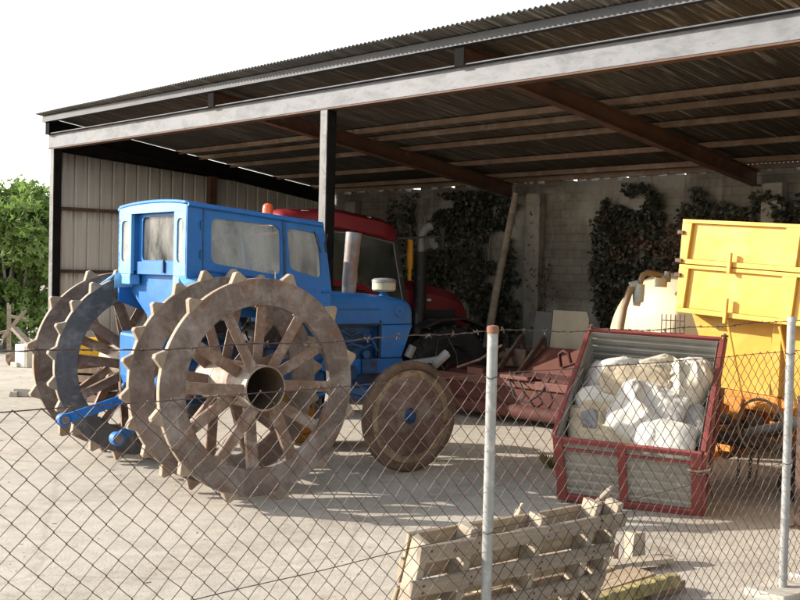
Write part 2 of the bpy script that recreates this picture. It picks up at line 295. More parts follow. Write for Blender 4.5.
def m_cladding():
    m, nt, b, co = base_mat('stained_cladding', 0.6, 0.1, 0.3)
    st = tex(nt, mapping(nt, co, (1, 6, 0.3)), 2.0, 6, 0.7)
    big = tex(nt, co, 0.8, 5, 0.65)
    col = mix(nt, ramp(nt, st, 0.35, 0.65), (0.48, 0.445, 0.395), (0.62, 0.585, 0.53))
    col = mix(nt, ramp(nt, big, 0.5, 0.72), col, (0.37, 0.325, 0.28))
    sep = nd(nt, "ShaderNodeSeparateXYZ"); nt.links.new(co, sep.inputs[0])
    sub = nd(nt, "ShaderNodeMath", operation='MULTIPLY_ADD'); nt.links.new(st, sub.inputs[0]); sub.inputs[1].default_value = -0.55; nt.links.new(sep.outputs[2], sub.inputs[2])
    # rust runs that begin under each rail line and the top edge
    for z0, L in ((3.45, 0.28), (2.60, 0.16), (1.68, 0.12)):
        mr = nd(nt, "ShaderNodeMapRange"); mr.inputs[1].default_value = z0 - L - .25; mr.inputs[2].default_value = z0 - .25
        mr.inputs[3].default_value = 0; mr.inputs[4].default_value = 0.6; mr.clamp = True
        nt.links.new(sub.outputs[0], mr.inputs[0])
        lt = nd(nt, "ShaderNodeMath", operation='LESS_THAN'); nt.links.new(sep.outputs[2], lt.inputs[0]); lt.inputs[1].default_value = z0
        mm = nd(nt, "ShaderNodeMath", operation='MULTIPLY'); nt.links.new(mr.outputs[0], mm.inputs[0]); nt.links.new(lt.outputs[0], mm.inputs[1])
        ga = nd(nt, "ShaderNodeMath", operation='GREATER_THAN'); nt.links.new(sep.outputs[2], ga.inputs[0]); ga.inputs[1].default_value = z0 - 0.9
        m2 = nd(nt, "ShaderNodeMath", operation='MULTIPLY'); nt.links.new(mm.outputs[0], m2.inputs[0]); nt.links.new(ga.outputs[0], m2.inputs[1])
        col = mix(nt, m2.outputs[0], col, (0.13, 0.085, 0.06))
    nt.links.new(col, b.inputs['Base Color'])
    return m
M['clad'] = m_cladding()

def m_blocks():
    m, nt, b, co = base_mat('old_block_wall', 0.9, 0, 0.2)
    sep = nd(nt, "ShaderNodeSeparateXYZ"); nt.links.new(co, sep.inputs[0])
    cb = nd(nt, "ShaderNodeCombineXYZ"); nt.links.new(sep.outputs[0], cb.inputs[0]); nt.links.new(sep.outputs[2], cb.inputs[1])
    br = nd(nt, "ShaderNodeTexBrick")
    br.inputs['Scale'].default_value = 1.0; br.inputs['Brick Width'].default_value = 0.27; br.inputs['Row Height'].default_value = 0.115
    br.inputs['Mortar Size'].default_value = 0.012; br.inputs['Mortar Smooth'].default_value = 0.4
    br.inputs['Color1'].default_value = (0.14, 0.13, 0.112, 1); br.inputs['Color2'].default_value = (0.168, 0.155, 0.135, 1); br.inputs['Mortar'].default_value = (0.125, 0.114, 0.097, 1)
    nt.links.new(cb.outputs[0], br.inputs['Vector'])
    big = tex(nt, co, 0.9, 6, 0.7)
    col = mix(nt, ramp(nt, big, 0.4, 0.65), br.outputs['Color'], mix(nt, 1.0, br.outputs['Color'], (0.62, 0.56, 0.48), 'MULTIPLY'))
    pl = tex(nt, mapping(nt, co, loc=(7, 1, 3)), 0.7, 7, 0.65)
    col = mix(nt, ramp(nt, pl, 0.5, 0.62), col, (0.215, 0.203, 0.182))
    dr = tex(nt, mapping(nt, co, (3.5, 3.5, 0.35)), 1.6, 6, 0.7)
    col = mix(nt, ramp(nt, dr, 0.55, 0.75), col, (0.05, 0.04, 0.032))
    nt.links.new(col, b.inputs['Base Color'])
    bump(nt, b, mix(nt, 0.4, br.outputs['Fac'], tex(nt, co, 25, 5, 0.7)), 0.35, 0.01)
    return m
M['blocks'] = m_blocks()

# ------------------------------------------------------------------ mesh builder
class MB:
    def __init__(s): s.bm = bmesh.new(); s.mi = 0
    def face(s, vs_):
        try: f = s.bm.faces.new(vs_)
        except ValueError: return None
        f.material_index = s.mi; return f
    def obox(s, o, ax, ay, az):
        o, ax, ay, az = map(Vector, (o, ax, ay, az))
        v = [s.bm.verts.new(o + ax * i + ay * j + az * k) for k in (0, 1) for j in (0, 1) for i in (0, 1)]
        flip = ax.cross(ay).dot(az) < 0
        for q in ((0, 2, 3, 1), (4, 5, 7, 6), (0, 1, 5, 4), (1, 3, 7, 5), (3, 2, 6, 7), (2, 0, 4, 6)):
            s.face([v[i] for i in (reversed(q) if flip else q)])
        return s
    def box(s, x0, x1, y0, y1, z0, z1): return s.obox((x0, y0, z0), (x1 - x0, 0, 0), (0, y1 - y0, 0), (0, 0, z1 - z0))
    def bar(s, a, b, wd, th, up=(0, 0, 1)):
        """rectangular bar from a to b: wd across, th along up"""
        a, b = Vector(a), Vector(b); d = (b - a); up = Vector(up)
        sd_ = d.cross(up)
        if sd_.length < 1e-6: sd_ = d.cross(Vector((1, 0, 0)))
        sd_.normalize(); u = sd_.cross(d).normalized()
        return s.obox(a - sd_ * wd / 2 - u * th / 2, d, sd_ * wd, u * th)
    def rings(s, rs, cap=True, closed=False):
        vs_ = [[s.bm.verts.new(p) for p in r] for r in rs]; n = len(vs_[0])
        pr = list(zip(vs_[:-1], vs_[1:]))
        if closed: pr.append((vs_[-1], vs_[0]))
        for a, b in pr:
            for i in range(n): s.face([a[i], a[(i + 1) % n], b[(i + 1) % n], b[i]])
        if cap and not closed:
            s.face(list(reversed(vs_[0]))); s.face(vs_[-1])
        return s
    def tube(s, pts, r, n=8, cap=True, closed=False):
        pts = [Vector(p) for p in pts]; rs = []; pu = None
        for i, p in enumerate(pts):
            if closed: d = pts[(i + 1) % len(pts)] - pts[i - 1]
            else: d = pts[min(i + 1, len(pts) - 1)] - pts[max(i - 1, 0)]
            if d.length < 1e-9: d = Vector((0, 0, 1))
            d.normalize()
            if pu is None: pu = d.orthogonal().normalized()
            pu = (pu - d * pu.dot(d))
            pu = pu.normalized() if pu.length > 1e-6 else d.orthogonal().normalized()
            q = d.cross(pu); rr = r[i] if isinstance(r, (list, tuple)) else r
            rs.append([p + (pu * math.cos(a) + q * math.sin(a)) * rr for a in (2 * math.pi * k / n for k in range(n))])
        return s.rings(rs, cap, closed)
    def cyl(s, a, b, r, r2=None, n=20, cap=True): return s.tube([a, b], [r, r if r2 is None else r2], n, cap)
    def lathe(s, prof, o, ax, n=32, close=False):
        """prof: list of (radius, height along ax)"""
        o, ax = Vector(o), Vector(ax).normalized(); u = ax.orthogonal().normalized(); v = ax.cross(u)
        rs = [[o + ax * h + (u * math.cos(a) + v * math.sin(a)) * max(r, 1e-4) for a in (2 * math.pi * k / n for k in range(n))] for r, h in prof]
        return s.rings(rs, not close, close)
    def prism(s, poly, o, ex, ey, ez):
        """2D outline poly swept along ez"""
        o, ex, ey, ez = map(Vector, (o, ex, ey, ez))
        if ex.cross(ey).dot(ez) < 0: poly = list(reversed(poly))
        a = [s.bm.verts.new(o + ex * x + ey * y) for x, y in poly]
        b = [s.bm.verts.new(o + ex * x + ey * y + ez) for x, y in poly]
        s.face(list(reversed(a))); s.face(b); n = len(a)
        for i in range(n): s.face([a[i], a[(i + 1) % n], b[(i + 1) % n], b[i]])
        return s
    def frame(s, outer, inner, o, ex, ey, ez):
        """ring between two outlines with the same number of points, swept along ez"""
        o, ex, ey, ez = map(Vector, (o, ex, ey, ez))
        P = lambda q, k: [s.bm.verts.new(o + ex * x + ey * y + ez * k) for x, y in q]
        a, b, c, d = P(outer, 0), P(inner, 0), P(outer, 1), P(inner, 1); n = len(a)
        for i in range(n):
            j = (i + 1) % n
            s.face([a[i], b[i], b[j], a[j]]); s.face([c[i], c[j], d[j], d[i]]); s.face([a[i], a[j], c[j], c[i]]); s.face([b[i], d[i], d[j], b[j]])
        return s
    def grid(s, f, nu, nv, thick=None):
        v = [[s.bm.verts.new(f(i / nu, j / nv)) for j in range(nv + 1)] for i in range(nu + 1)]
        for i in range(nu):
            for j in range(nv): s.face([v[i][j], v[i + 1][j], v[i + 1][j + 1], v[i][j + 1]])
        return s
    def build(s, name, mat, parent=None, smooth=35, bevel=0.0, seg=2, solid=0.0):
        me = bpy.data.meshes.new(name)
        bmesh.ops.recalc_face_normals(s.bm, faces=s.bm.faces[:])
        s.bm.to_mesh(me); s.bm.free()
        for m in (mat if isinstance(mat, (list, tuple)) else [mat]): me.materials.append(M[m] if isinstance(m, str) else m)
        if smooth:
            me.polygons.foreach_set('use_smooth', [True] * len(me.polygons)); me.set_sharp_from_angle(angle=R_(smooth))
        o = bpy.data.objects.new(name, me); COL.objects.link(o)
        if parent: o.parent = parent
        if solid:
            md = o.modifiers.new('solid', 'SOLIDIFY'); md.thickness = solid; md.offset = 0
        if bevel:
            md = o.modifiers.new('bevel', 'BEVEL'); md.width = bevel; md.segments = seg; md.limit_method = 'ANGLE'; md.angle_limit = R_(40)
        return o
def rrect(x0, x1, y0, y1, r, n=5):
    p = []
    for cx, cy, a0 in ((x1 - r, y1 - r, 0), (x0 + r, y1 - r, 90), (x0 + r, y0 + r, 180), (x1 - r, y0 + r, 270)):
        for k in range(n + 1):
            a = R_(a0 + 90 * k / n); p.append((cx + r * math.cos(a), cy + r * math.sin(a)))
    return p
def rquad(q, r, n=5):
    """rounded convex quad, corners counter-clockwise"""
    out = []; q = [Vector(p) for p in q]
    for i in range(4):
        p, a, b = q[i], q[i - 1], q[(i + 1) % 4]
        A = p + (a - p).normalized() * r; B = p + (b - p).normalized() * r
        for k in range(n + 1):
            t = k / n; c = A * (1 - t) ** 2 + p * 2 * t * (1 - t) + B * t * t
            out.append((c.x, c.y))
    return out
def tag(o, label=None, cat=None, group=None, kind=None):
    for k, v in (('label', label), ('category', cat), ('group', group), ('kind', kind)):
        if v: o[k] = v
    return o
def thing(name, label, cat, loc=(0, 0, 0), rz=0.0, group=None, rot=None):
    o = bpy.data.objects.new(name, None); COL.objects.link(o); o.empty_display_size = 0.2
    o.location = loc
    o.rotation_euler = rot if rot is not None else (0, 0, rz)
    return tag(o, label, cat, group)
def frame_thing(name, label, cat, o, ex, ey, ez, group=None):
    m = Matrix((ex, ey, ez)).transposed().to_4x4(); m.translation = o
    e = bpy.data.objects.new(name, None); COL.objects.link(e); e.matrix_world = m
    return tag(e, label, cat, group)
def copy_tree(o, parent=None):
    c = o.copy(); COL.objects.link(c); c.parent = parent if parent else o.parent
    for ch in list(o.children): copy_tree(ch, c)
    return c
def leaves(mb, pts, size, rng, flat=None, spread=1.0, lobes=False, vary=None):
    """leaf blades folded along the midrib; 'leafvar' per-face shade"""
    lay = mb.bm.faces.layers.float.get('leafvar') or mb.bm.faces.layers.float.new('leafvar')
    for p in pts:
        sz = size * rng.uniform(0.6, 1.3)
        n = Vector((rng.gauss(0, 1), rng.gauss(0, 1), rng.gauss(0, 1) + 0.6))
        if flat is not None: n = Vector(flat) + n * 0.55 * spread
        n.normalize(); t = n.orthogonal().normalized(); t.rotate(Matrix.Rotation(rng.uniform(0, 6.28), 3, n)); b = n.cross(t)
        var = rng.random() if vary is None else min(1, max(0, vary(p) + rng.uniform(-.25, .25)))
        dip = n * sz * 0.12
        P = lambda x, y, k=0: mb.bm.verts.new(p + t * x * sz + b * y * sz - dip * k)
        if lobes:
            c = P(0, 0); q = [P(-.5, -.08, 1), P(-.25, .38, 1), P(.05, .22), P(.3, .5, 1), P(.35, .16), P(.75, 0, 1.4), P(.35, -.16), P(.3, -.5, 1), P(.05, -.22), P(-.25, -.38, 1)]
            for i in range(len(q) - 1):
                f = mb.bm.faces.new((c, q[i], q[i + 1])); f[lay] = var
        else:
            a, c_, l, r = P(-.5, 0), P(.6, 0, 1.2), P(0, .4, 1), P(0, -.4, 1)
            for tri in ((a, c_, l), (a, r, c_)):
                f = mb.bm.faces.new(tri); f[lay] = var

# ================================================================== SETTING
def sheet(name, mat, cx, cy, sx, sy, z, nx=1, ny=1):
    mb = MB(); mb.grid(lambda a, b: Vector((cx + (a - .5) * sx, cy + (b - .5) * sy, z)), nx, ny)
    return tag(mb.build(name, mat, smooth=0), kind='structure')
sheet('ground', 'dirt', 0, 100, 700, 700, -0.008)
sheet('concrete_yard', 'yard', 0, 11, 44, 46, 0.0)

# ------------------------------------------------------------------ open shed (local x along the front, y inwards)
SH = thing('open_shed', 'open fronted steel shed with corrugated roof, white front beam and ribbed side wall', 'shed', P0, -PSI)
ROOF0, SLOPE = 3.94, 0.133
rz_ = lambda s: ROOF0 - SLOPE * s
TMAX, SBACK = 17.0, 5.3
def roof_f(a, b):
    t = -0.12 + a * (TMAX + .12); s = -0.17 - 0.015 * min(t, 8) + b * (5.37 + 0.17)
    return Vector((t, s, rz_(s) + 0.011 * math.sin(t * 2 * math.pi / 0.058) + .005 * noise.noise(Vector((t * .8, s * .5, 0)))))
mb = MB(); mb.grid(roof_f, 2360, 6); mb.build('roof_sheet', 'roof', SH, smooth=60, solid=0.003)
# front beam: channel with flanges
mb = MB()
mb.box(-0.05, TMAX, 0.0, 0.02, 3.482, 3.672); mb.box(-0.05, TMAX, 0.021, 0.10, 3.484, 3.496); mb.box(-0.05, TMAX, 0.021, 0.10, 3.658, 3.670)
mb.build('front_beam', 'beam_white', SH, smooth=0, bevel=0.004)
mb = MB(); mb.box(-0.05, TMAX, -0.055, 0.10, 3.674, 3.684); mb.build('beam_cap', 'edge_steel', SH, smooth=0)
mb = MB(); mb.box(-0.05, TMAX, 0.0, 0.115, 3.466, 3.480); mb.build('beam_flange', 'rust_beam', SH, smooth=0)
mb = MB(); mb.box(-0.05, TMAX, -0.10, -0.085, 3.845, 3.925); mb.box(-0.05, TMAX, -0.084, -0.03, 3.845, 3.857)
mb.build('edge_purlin', 'edge_steel', SH, smooth=0)
for t in (0.0, 6.16, 12.5):
    mb = MB()
    mb.box(t, t + 0.11, 0.117, 0.131, 0, 3.464); mb.box(t + 0.048, t + 0.062, 0.019, 0.116, 0, 3.464)
    mb.box(t + 0.100, t + 0.110, 0.019, 0.116, 0, 3.464)
    po = mb.build('post', 'matt_black', SH, smooth=0, bevel=0.003)  # sides black, front flange paler: shade and light put into the colour
    mb = MB(); mb.box(t, t + 0.11, 0.004, 0.018, 0, 3.464); mb.build('front_flange', 'post_black', po, smooth=0, bevel=0.003)
for t in (0.05, 4.24, 8.19, 12.14):
    mb = MB()
    zt, zb = (-0.055 if t < 1 else -0.085), -0.275
    for (y0, y1, z0, z1) in ((-.055, .055, zt - .012, zt), (-.055, .055, zb, zb + .012), (-.006, .006, zb + .013, zt - .013)):
        mb.obox((t + y0, -0.06, rz_(-0.06) + z0), (y1 - y0, 0, 0), (0, SBACK + 0.0, -SLOPE * SBACK), (0, 0, z1 - z0))
    mb.obox((t - .053, -0.06, rz_(-0.06) + zb + .014), (0.106, 0, 0), (0, 0.008, 0), (0, 0, zt - zb - .028))
    rf = mb.build('rafter', 'matt_black' if t < 1 else 'rust_beam', SH, smooth=0)
    mb = MB(); mb.box(t - .058, t + .058, -.07, -.063, rz_(-.06) + zb - .004, rz_(-.06) + zt); mb.build('end_plate', 'matt_black', rf, smooth=0)  # plate added to blacken the rafter end where shade falls
for s in (0.95, 2.12, 2.5, 3.08, 4.03, 4.83, 5.17):
    mb = MB(); z = rz_(s)
    mb.box(-0.05, TMAX, s - .02, s - .014, z - .083, z - .022); mb.box(-0.05, TMAX, s - .013, s + .03, z - .083, z - .077)
    mb.build('purlin', 'purlin', SH, smooth=0)
# ribbed side wall
def clad_f(a, b):
    s = 0.14 + a * 5.15; ph = (s / 0.205) % 1.0
    d = 0.0
    if ph < .10: d = -0.028 * (ph / .05 if ph < .05 else 1)
    elif ph < .15: d = -0.028 * (1 - (ph - .10) / .05)
    z = b * min(3.47, rz_(s) - .2)
    return Vector((-0.06 + d, s, z))
mb = MB(); mb.grid(clad_f, 500, 3); mb.build('wall_cladding', 'clad', SH, smooth=20, solid=0.003)
mb = MB(); mb.prism([(.14, 3.44), (3.35, 3.30), (3.35, rz_(3.35) - .262), (.14, rz_(.14) - .262)], (-.028, 0, 0), (0, 1, 0), (0, 0, 1), (.012, 0, 0)); mb.build('gable_plate', 'matt_black', SH, smooth=0)
for z, h in ((2.60, .05), (1.685, .05)):
    mb = MB(); mb.box(-0.045, -0.005, 0.14, 5.28, z, z + h); mb.build('cladding_rail', 'rust_dark', SH, smooth=0)
mb = MB(); mb.box(-0.05, 0.07, 2.70, 2.82, 0, rz_(2.8) - .29); mb.build('wall_stud', 'rust_beam', SH, smooth=0)
mb = MB(); mb.box(-0.10, -0.002, 0.0, 5.28, 0, .12); mb.build('wall_footing', 'concrete', SH, smooth=0)

# ------------------------------------------------------------------ boundary block wall with pilasters behind
BW = thing('block_wall', 'old block wall with pale pilasters closing the back of the shed', 'wall', shedw(0, SBACK), -PSI)
rng = random.Random(5)
mb = MB(); mb.box(-0.6, 22, 0.0, 0.22, 0, 3.06)
mb.build('wall_face', 'blocks', BW, smooth=0)
mb = MB(); t = -0.6
while t < 22:
    wd = rng.uniform(.02, .12); mb.box(t, t + wd, 0.002, 0.218, 3.061, rng.choice((3.13, 3.15, 3.165, 3.2, 3.2, 3.2, 3.2))); t += wd + .002
mb.build('wall_crown', 'blocks', BW, smooth=0)
for t in (0.5, 4.58, 8.3, 12.3):
    mb = MB(); mb.box(t, t + .27, -0.14, -0.002, 0, 3.0); mb.build('pilaster', 'pilaster', BW, smooth=0, bevel=0.012)

def ivy(label, spots, n, seed, mat, size=0.085, stems=12):
    """climbing plant on the wall: leaves over a trellis of stems; spots are (t, z, rt, rz, weight) on the wall face"""
    rng = random.Random(seed)
    o = thing('climbing_ivy', label, 'ivy', shedw(spots[0][0], SBACK - .02), -PSI, 'ivy climbing the back wall')
    t0 = spots[0][0]; pts = []; tot = sum(s[4] for s in spots)
    for (t, z, rt, rzz, wt) in spots:
        for _ in range(int(n * wt / tot)):
            a, r = rng.uniform(0, 6.28), math.sqrt(rng.random())
            q = Vector((t + rt * r * math.cos(a), 0, z + rzz * r * math.sin(a)))
            dn = noise.noise(Vector((q.x * 1.9, q.z * 1.9, seed))) + .5 * noise.noise(Vector((q.x * 5, q.z * 5, seed + 9)))
            if dn < -0.24 or not 0.05 < q.z < 3.08: continue
            q.y = -0.02 - abs(rng.gauss(0, .05)) - max(0, dn) * 0.22
            q.x -= t0; pts.append(q)
    mb = MB(); leaves(mb, pts, size, rng, flat=(0, -1, 0.35), spread=1.2, lobes=False)
    mb.build('foliage', mat, o, smooth=0)
    mb = MB()
    for k in range(stems):
        s = rng.choice(spots); x = s[0] - t0 + rng.uniform(-s[2], s[2]) * .8; z = 0.02; line = []
        top = min(3.0, s[1] + s[3] * rng.uniform(.2, .9))
        while z < top:
            line.append((x, -0.015 - rng.random() * .015, z)); z += .18; x += rng.gauss(0, .045)
        if len(line) > 2: mb.tube(line, [0.012 * (1 - .7 * i / len(line)) for i in range(len(line))], 5)
    mb.build('stem', 'bark', o, smooth=60)
    return o
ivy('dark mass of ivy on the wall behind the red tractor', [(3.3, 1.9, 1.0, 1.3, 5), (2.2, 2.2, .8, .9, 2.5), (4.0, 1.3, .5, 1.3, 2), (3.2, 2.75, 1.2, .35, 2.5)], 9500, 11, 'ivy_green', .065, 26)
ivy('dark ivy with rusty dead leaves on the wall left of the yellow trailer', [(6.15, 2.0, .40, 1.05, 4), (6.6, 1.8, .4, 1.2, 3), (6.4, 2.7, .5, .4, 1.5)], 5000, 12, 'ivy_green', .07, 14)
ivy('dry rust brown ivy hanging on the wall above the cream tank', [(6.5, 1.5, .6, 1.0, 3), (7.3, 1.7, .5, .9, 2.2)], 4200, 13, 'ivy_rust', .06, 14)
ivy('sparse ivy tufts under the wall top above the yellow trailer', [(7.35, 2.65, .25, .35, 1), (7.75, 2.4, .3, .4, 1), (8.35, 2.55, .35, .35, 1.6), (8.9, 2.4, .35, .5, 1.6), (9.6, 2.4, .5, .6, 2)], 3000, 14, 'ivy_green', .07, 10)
ivy('thin brown dry creeper strand on the pale pilaster', [(4.95, 1.2, .22, .9, 1), (4.72, 2.2, .08, .6, .4)], 420, 15, 'ivy_rust', .045, 7)

# leaning pole against the back wall
p_top, p_bot = atS(515, 197, 5.05), atS(489, 330, 4.5)
p_bot2 = p_top + (p_bot - p_top) * (p_top.z / (p_top.z - p_bot.z))
o = thing('wooden_pole', 'long brown pole leaning against the ivy wall beside the pale pilaster', 'pole', (p_bot2.x, p_bot2.y, 0))
mb = MB(); mb.tube([p_bot2 + (p_top - p_bot2) * k / 6 - Vector((p_bot2.x, p_bot2.y, 0)) + Vector((random.Random(k).uniform(-.01, .01), 0, 0)) for k in range(7)], [.062, .062, .06, .058, .055, .052, .05], 8)
tag(o); mb.build('shaft', 'wood_grey', o, smooth=60)
mb = MB(); mb.tube([p_top - Vector((p_bot2.x, p_bot2.y, 0)) + Vector((0, 0, .0)), p_top - Vector((p_bot2.x, p_bot2.y, 0)) + Vector((0.01, 0.01, .05))], .042, 9); mb.build('broken_tip', 'wood_grey', o, smooth=60)

# ================================================================== BLUE TRACTOR (local x forward, y left)
RC = Vector((-1.914, 9.586, 0)); PHI = 0.647
T = thing('blue_tractor', 'old blue cab tractor on toothed steel cage wheels', 'tractor', RC, PHI)
ZC = 0.90
def cage_wheel(y, nl, off, mat, outward, hub):
    """toothed ring plate with spokes and hub; y = plane of the outer face"""
    RO, RI, TH = 0.853, 0.64, 0.055
    s = 1 if y > 0 else -1; yo = y if outward else y
    mb = MB(); N = 96
    O_ = [(RO * math.cos(2 * math.pi * k / N), RO * math.sin(2 * math.pi * k / N)) for k in range(N)]
    I_ = [(RI * math.cos(2 * math.pi * k / N), RI * math.sin(2 * math.pi * k / N)) for k in range(N)]
    mb.frame(O_, I_, (0, y, ZC), (1, 0, 0), (0, 0, 1), (0, -s * TH, 0))
    for f_ in mb.bm.faces:
        c_ = f_.calc_center_median() - Vector((0, 0, ZC))
        if math.hypot(c_.x, c_.z) > RO - .01: f_.material_index = 1
    mb.mi = 1
    rg = random.Random(int(abs(y) * 100) + nl)
    for k in range(nl):
        a = off + 2 * math.pi * k / nl + rg.uniform(-.02, .02); c, sn = math.cos(a), math.sin(a)
        b = .078 if nl < 15 else .070; tp = b * .36; hh = .070 * rg.uniform(.85, 1.1)
        er, et = Vector((c, 0, sn)), Vector((-sn, 0, c))
        mb.prism([(-b, -.012), (b, -.012), (tp, hh * .75), (tp * .55, hh), (-tp * .55, hh), (-tp, hh * .75)], Vector((0, y + s * .004, ZC)) + er * RO, et, er, (0, -s * (TH + .008), 0))
    wl = mb.build('cage_wheel', [mat, 'dusty_lit_tread'], T, smooth=30, bevel=0.006)
    L = hub[1] - hub[0]
    mb = MB(); ya, yb = y + s * hub[0], y + s * hub[1]
    mb.lathe([(.178, 0), (.178, abs(yb - ya)), (.165, abs(yb - ya)), (.165, .0)], (0, ya, ZC), (0, 1 if yb > ya else -1, 0), 40, True)
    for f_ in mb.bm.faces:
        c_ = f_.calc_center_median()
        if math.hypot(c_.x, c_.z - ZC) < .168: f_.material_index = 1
    mb.build('hub_tube', ['hub_steel', 'hub_inside'], wl, smooth=40)
    for k in range(12):
        a = off + 2 * math.pi * (k + .5) / 12
        er, et = Vector((math.cos(a), 0, math.sin(a))), Vector((-math.sin(a), 0, math.cos(a)))
        if k % 2: y0 = yb - s * .03
        else: y0 = y - s * .12
        p = Vector((0, y0, ZC)) + er * .17 + et * (.02 if k % 2 else -.02); q = Vector((0, y - s * (TH / 2 + (.034 if k % 2 == 0 else -.034) * .55), ZC)) + er * (RI + .02)
        mb = MB(); mb.bar(p, q, .084, .010, Vector((0, 1, 0))); mb.bar(p - et * .042 - Vector((0, s * .021, 0)), q - et * .042 - Vector((0, s * .021, 0)), .008, .04, Vector((0, 1, 0)))
        e_ = q - er * .035; mb.obox(e_ - et * .06 - Vector((0, .008, 0)), et * .12, er * .05, Vector((0, .016, 0))); mb.cyl(e_ + er * .01 + Vector((0, s * .008, 0)), e_ + er * .01 + Vector((0, s * .022, 0)), .012, n=8)
        mb.build('spoke', 'rust_bar', wl, smooth=0)
    return wl
LATO, LATI = 1.405, 0.848
cage_wheel(-LATO, 12, R_(13), 'rust_plate', True, (-.52, .07))
cage_wheel(-LATI, 22, R_(5), 'rust_plate', True, (-.25, .03))
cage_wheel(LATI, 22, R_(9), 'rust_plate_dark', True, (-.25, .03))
cage_wheel(LATO, 12, R_(20), 'rust_plate', True, (-.52, .07))
mb = MB(); mb.tube([(0, -.82, ZC), (0, -.45, ZC), (0, -.3, ZC), (0, .3, ZC), (0, .45, ZC), (0, .82, ZC)], [.10, .11, .19, .19, .11, .10], 20)
mb.build('rear_axle', 'blue_dark', T, smooth=40)
mb = MB()
mb.box(-.35, .55, -.21, .21, .62, 1.18); mb.box(.551, 1.40, -.18, .18, .66, 1.10); mb.box(-.42, -.351, -.14, .14, .75, 1.05)
mb.cyl((-.55, 0, .80), (-.42, 0, .80), .03, n=12)
mb.build('gearbox', 'blue_dark', T, smooth=30, bevel=.02)
mb = MB()
mb.box(1.401, 2.12, -.20, .20, .70, 1.12); mb.box(1.45, 2.05, -.17, .17, 1.121, 1.32)
for k in range(4): mb.cyl((1.52 + k * .15, -.205, 1.02), (1.52 + k * .15, -.26, 1.02), .045, n=12)
mb.cyl((1.60, -.2, .86), (1.60, -.33, .86), .07, n=16); mb.box(1.74, 1.92, -.30, -.205, .84, .98)
mb.tube([(1.5, -.27, 1.26), (1.6, -.29, 1.2), (1.7, -.28, 1.24), (1.85, -.29, 1.16), (1.93, -.27, 1.05)], .018, 8)
mb.tube([(1.52, -.26, 1.1), (1.62, -.30, 1.13), (1.75, -.3, 1.09), (1.9, -.27, 1.13)], .012, 8)
mb.tube([(1.46, -.25, .9), (1.52, -.31, .98), (1.5, -.3, 1.08)], .014, 8)
mb.build('engine_block', 'blue_dark', T, smooth=40, bevel=.008)
# bonnet
def hood_sec(x, zt, zb, hw):
    return [Vector((x, y, z)) for y, z in ((-hw, zb), (-hw, zt - .07), (-hw + .018, zt - .025), (-hw + .07, zt), (0, zt + .012), (hw - .07, zt), (hw - .018, zt - .025), (hw, zt - .07), (hw, zb))]
mb = MB()
sec = [hood_sec(1.02, 1.625, 1.315, .31), hood_sec(1.5, 1.612, 1.315, .31), hood_sec(1.96, 1.588, 1.31, .305), hood_sec(2.2, 1.565, 1.31, .30)]
nose = [hood_sec(2.30, 1.535, 1.31, .29), hood_sec(2.345, 1.49, 1.31, .27)]
mb.rings(sec + nose, True)
mb.build('bonnet', 'blue', T, smooth=40, bevel=.006)
mb = MB()
mb.prism([(1.96, 1.306), (2.338, 1.306), (2.21, .985), (1.96, .985)], (0, -.30, 0), (1, 0, 0), (0, 0, 1), (0, .60, 0))
mb.build('grille_panel', 'blue', T, smooth=0, bevel=.012)
mb = MB(); mb.prism([(1.3, .98), (2.24, .98), (2.28, .86), (2.18, .83), (1.55, .83), (1.3, .88)], (0, -.27, 0), (1, 0, 0), (0, 0, 1), (0, .54, 0))
mb.build('front_bolster', 'blue', T, smooth=0, bevel=.012)
mb = MB(); mb.lathe([(.062, 0), (.062, .006), (.057, .009), (.001, .009)], (2.17, -.302, 1.44), (0, -1, 0), 28); mb.lathe([(.008, .009), (.008, .014), (.001, .014)], (2.17, -.302, 1.44), (0, -1, 0), 10)
mb.build('round_badge', 'blue', T, smooth=30)
mb = MB(); mb.cyl((2.17, -.306, 1.44), (2.17, -.315, 1.44), .011, n=12); mb.build('badge_hole', 'black_steel', T, smooth=30)
mb = MB(); mb.box(1.05, 1.93, -.318, -.3125, 1.455, 1.462); mb.box(1.05, 1.93, -.318, -.3125, 1.318, 1.324); mb.box(1.93, 1.95, -.318, -.308, 1.30, 1.35); mb.build('bonnet_seam', 'blue_dark', T, smooth=0)
mb = MB(); mb.box(1.45, 1.959, -.28, -.272, 1.295, 1.3085); mb.box(1.935, 1.958, -.285, -.26, .99, 1.29); mb.build('side_frame', 'black_steel', T, smooth=0)
# exhaust stack and pre-cleaner
mb = MB(); mb.tube([(1.70, -.10, 1.60), (1.705, -.10, 1.75), (1.745, -.10, 2.19)], [.068, .070, .078], 24, False); mb.tube([(1.705, -.10, 1.62), (1.745, -.10, 2.185)], [.062, .072], 24, True)
mb.build('exhaust_stack', 'stack', T, smooth=40)
mb = MB(); mb.lathe([(.05, .02), (.105, .03), (.118, .045), (.118, .112), (.02, .112)], (2.12, -.1, 1.60), (0, 0, 1), 32)
pc = mb.build('pre_cleaner', 'cream_plastic', T, smooth=40)
mb = MB(); mb.lathe([(.122, .113), (.122, .138), (.10, .152), (.03, .158), (.01, .158)], (2.12, -.1, 1.60), (0, 0, 1), 32); mb.build('cleaner_lid', 'grey_steel', pc, smooth=40)
mb = MB(); mb.lathe([(.05, 0), (.05, .03), (.03, .045), (.03, .055)], (2.12, -.1, 1.56), (0, 0, 1), 20); mb.build('intake_neck', 'blue', T, smooth=40)
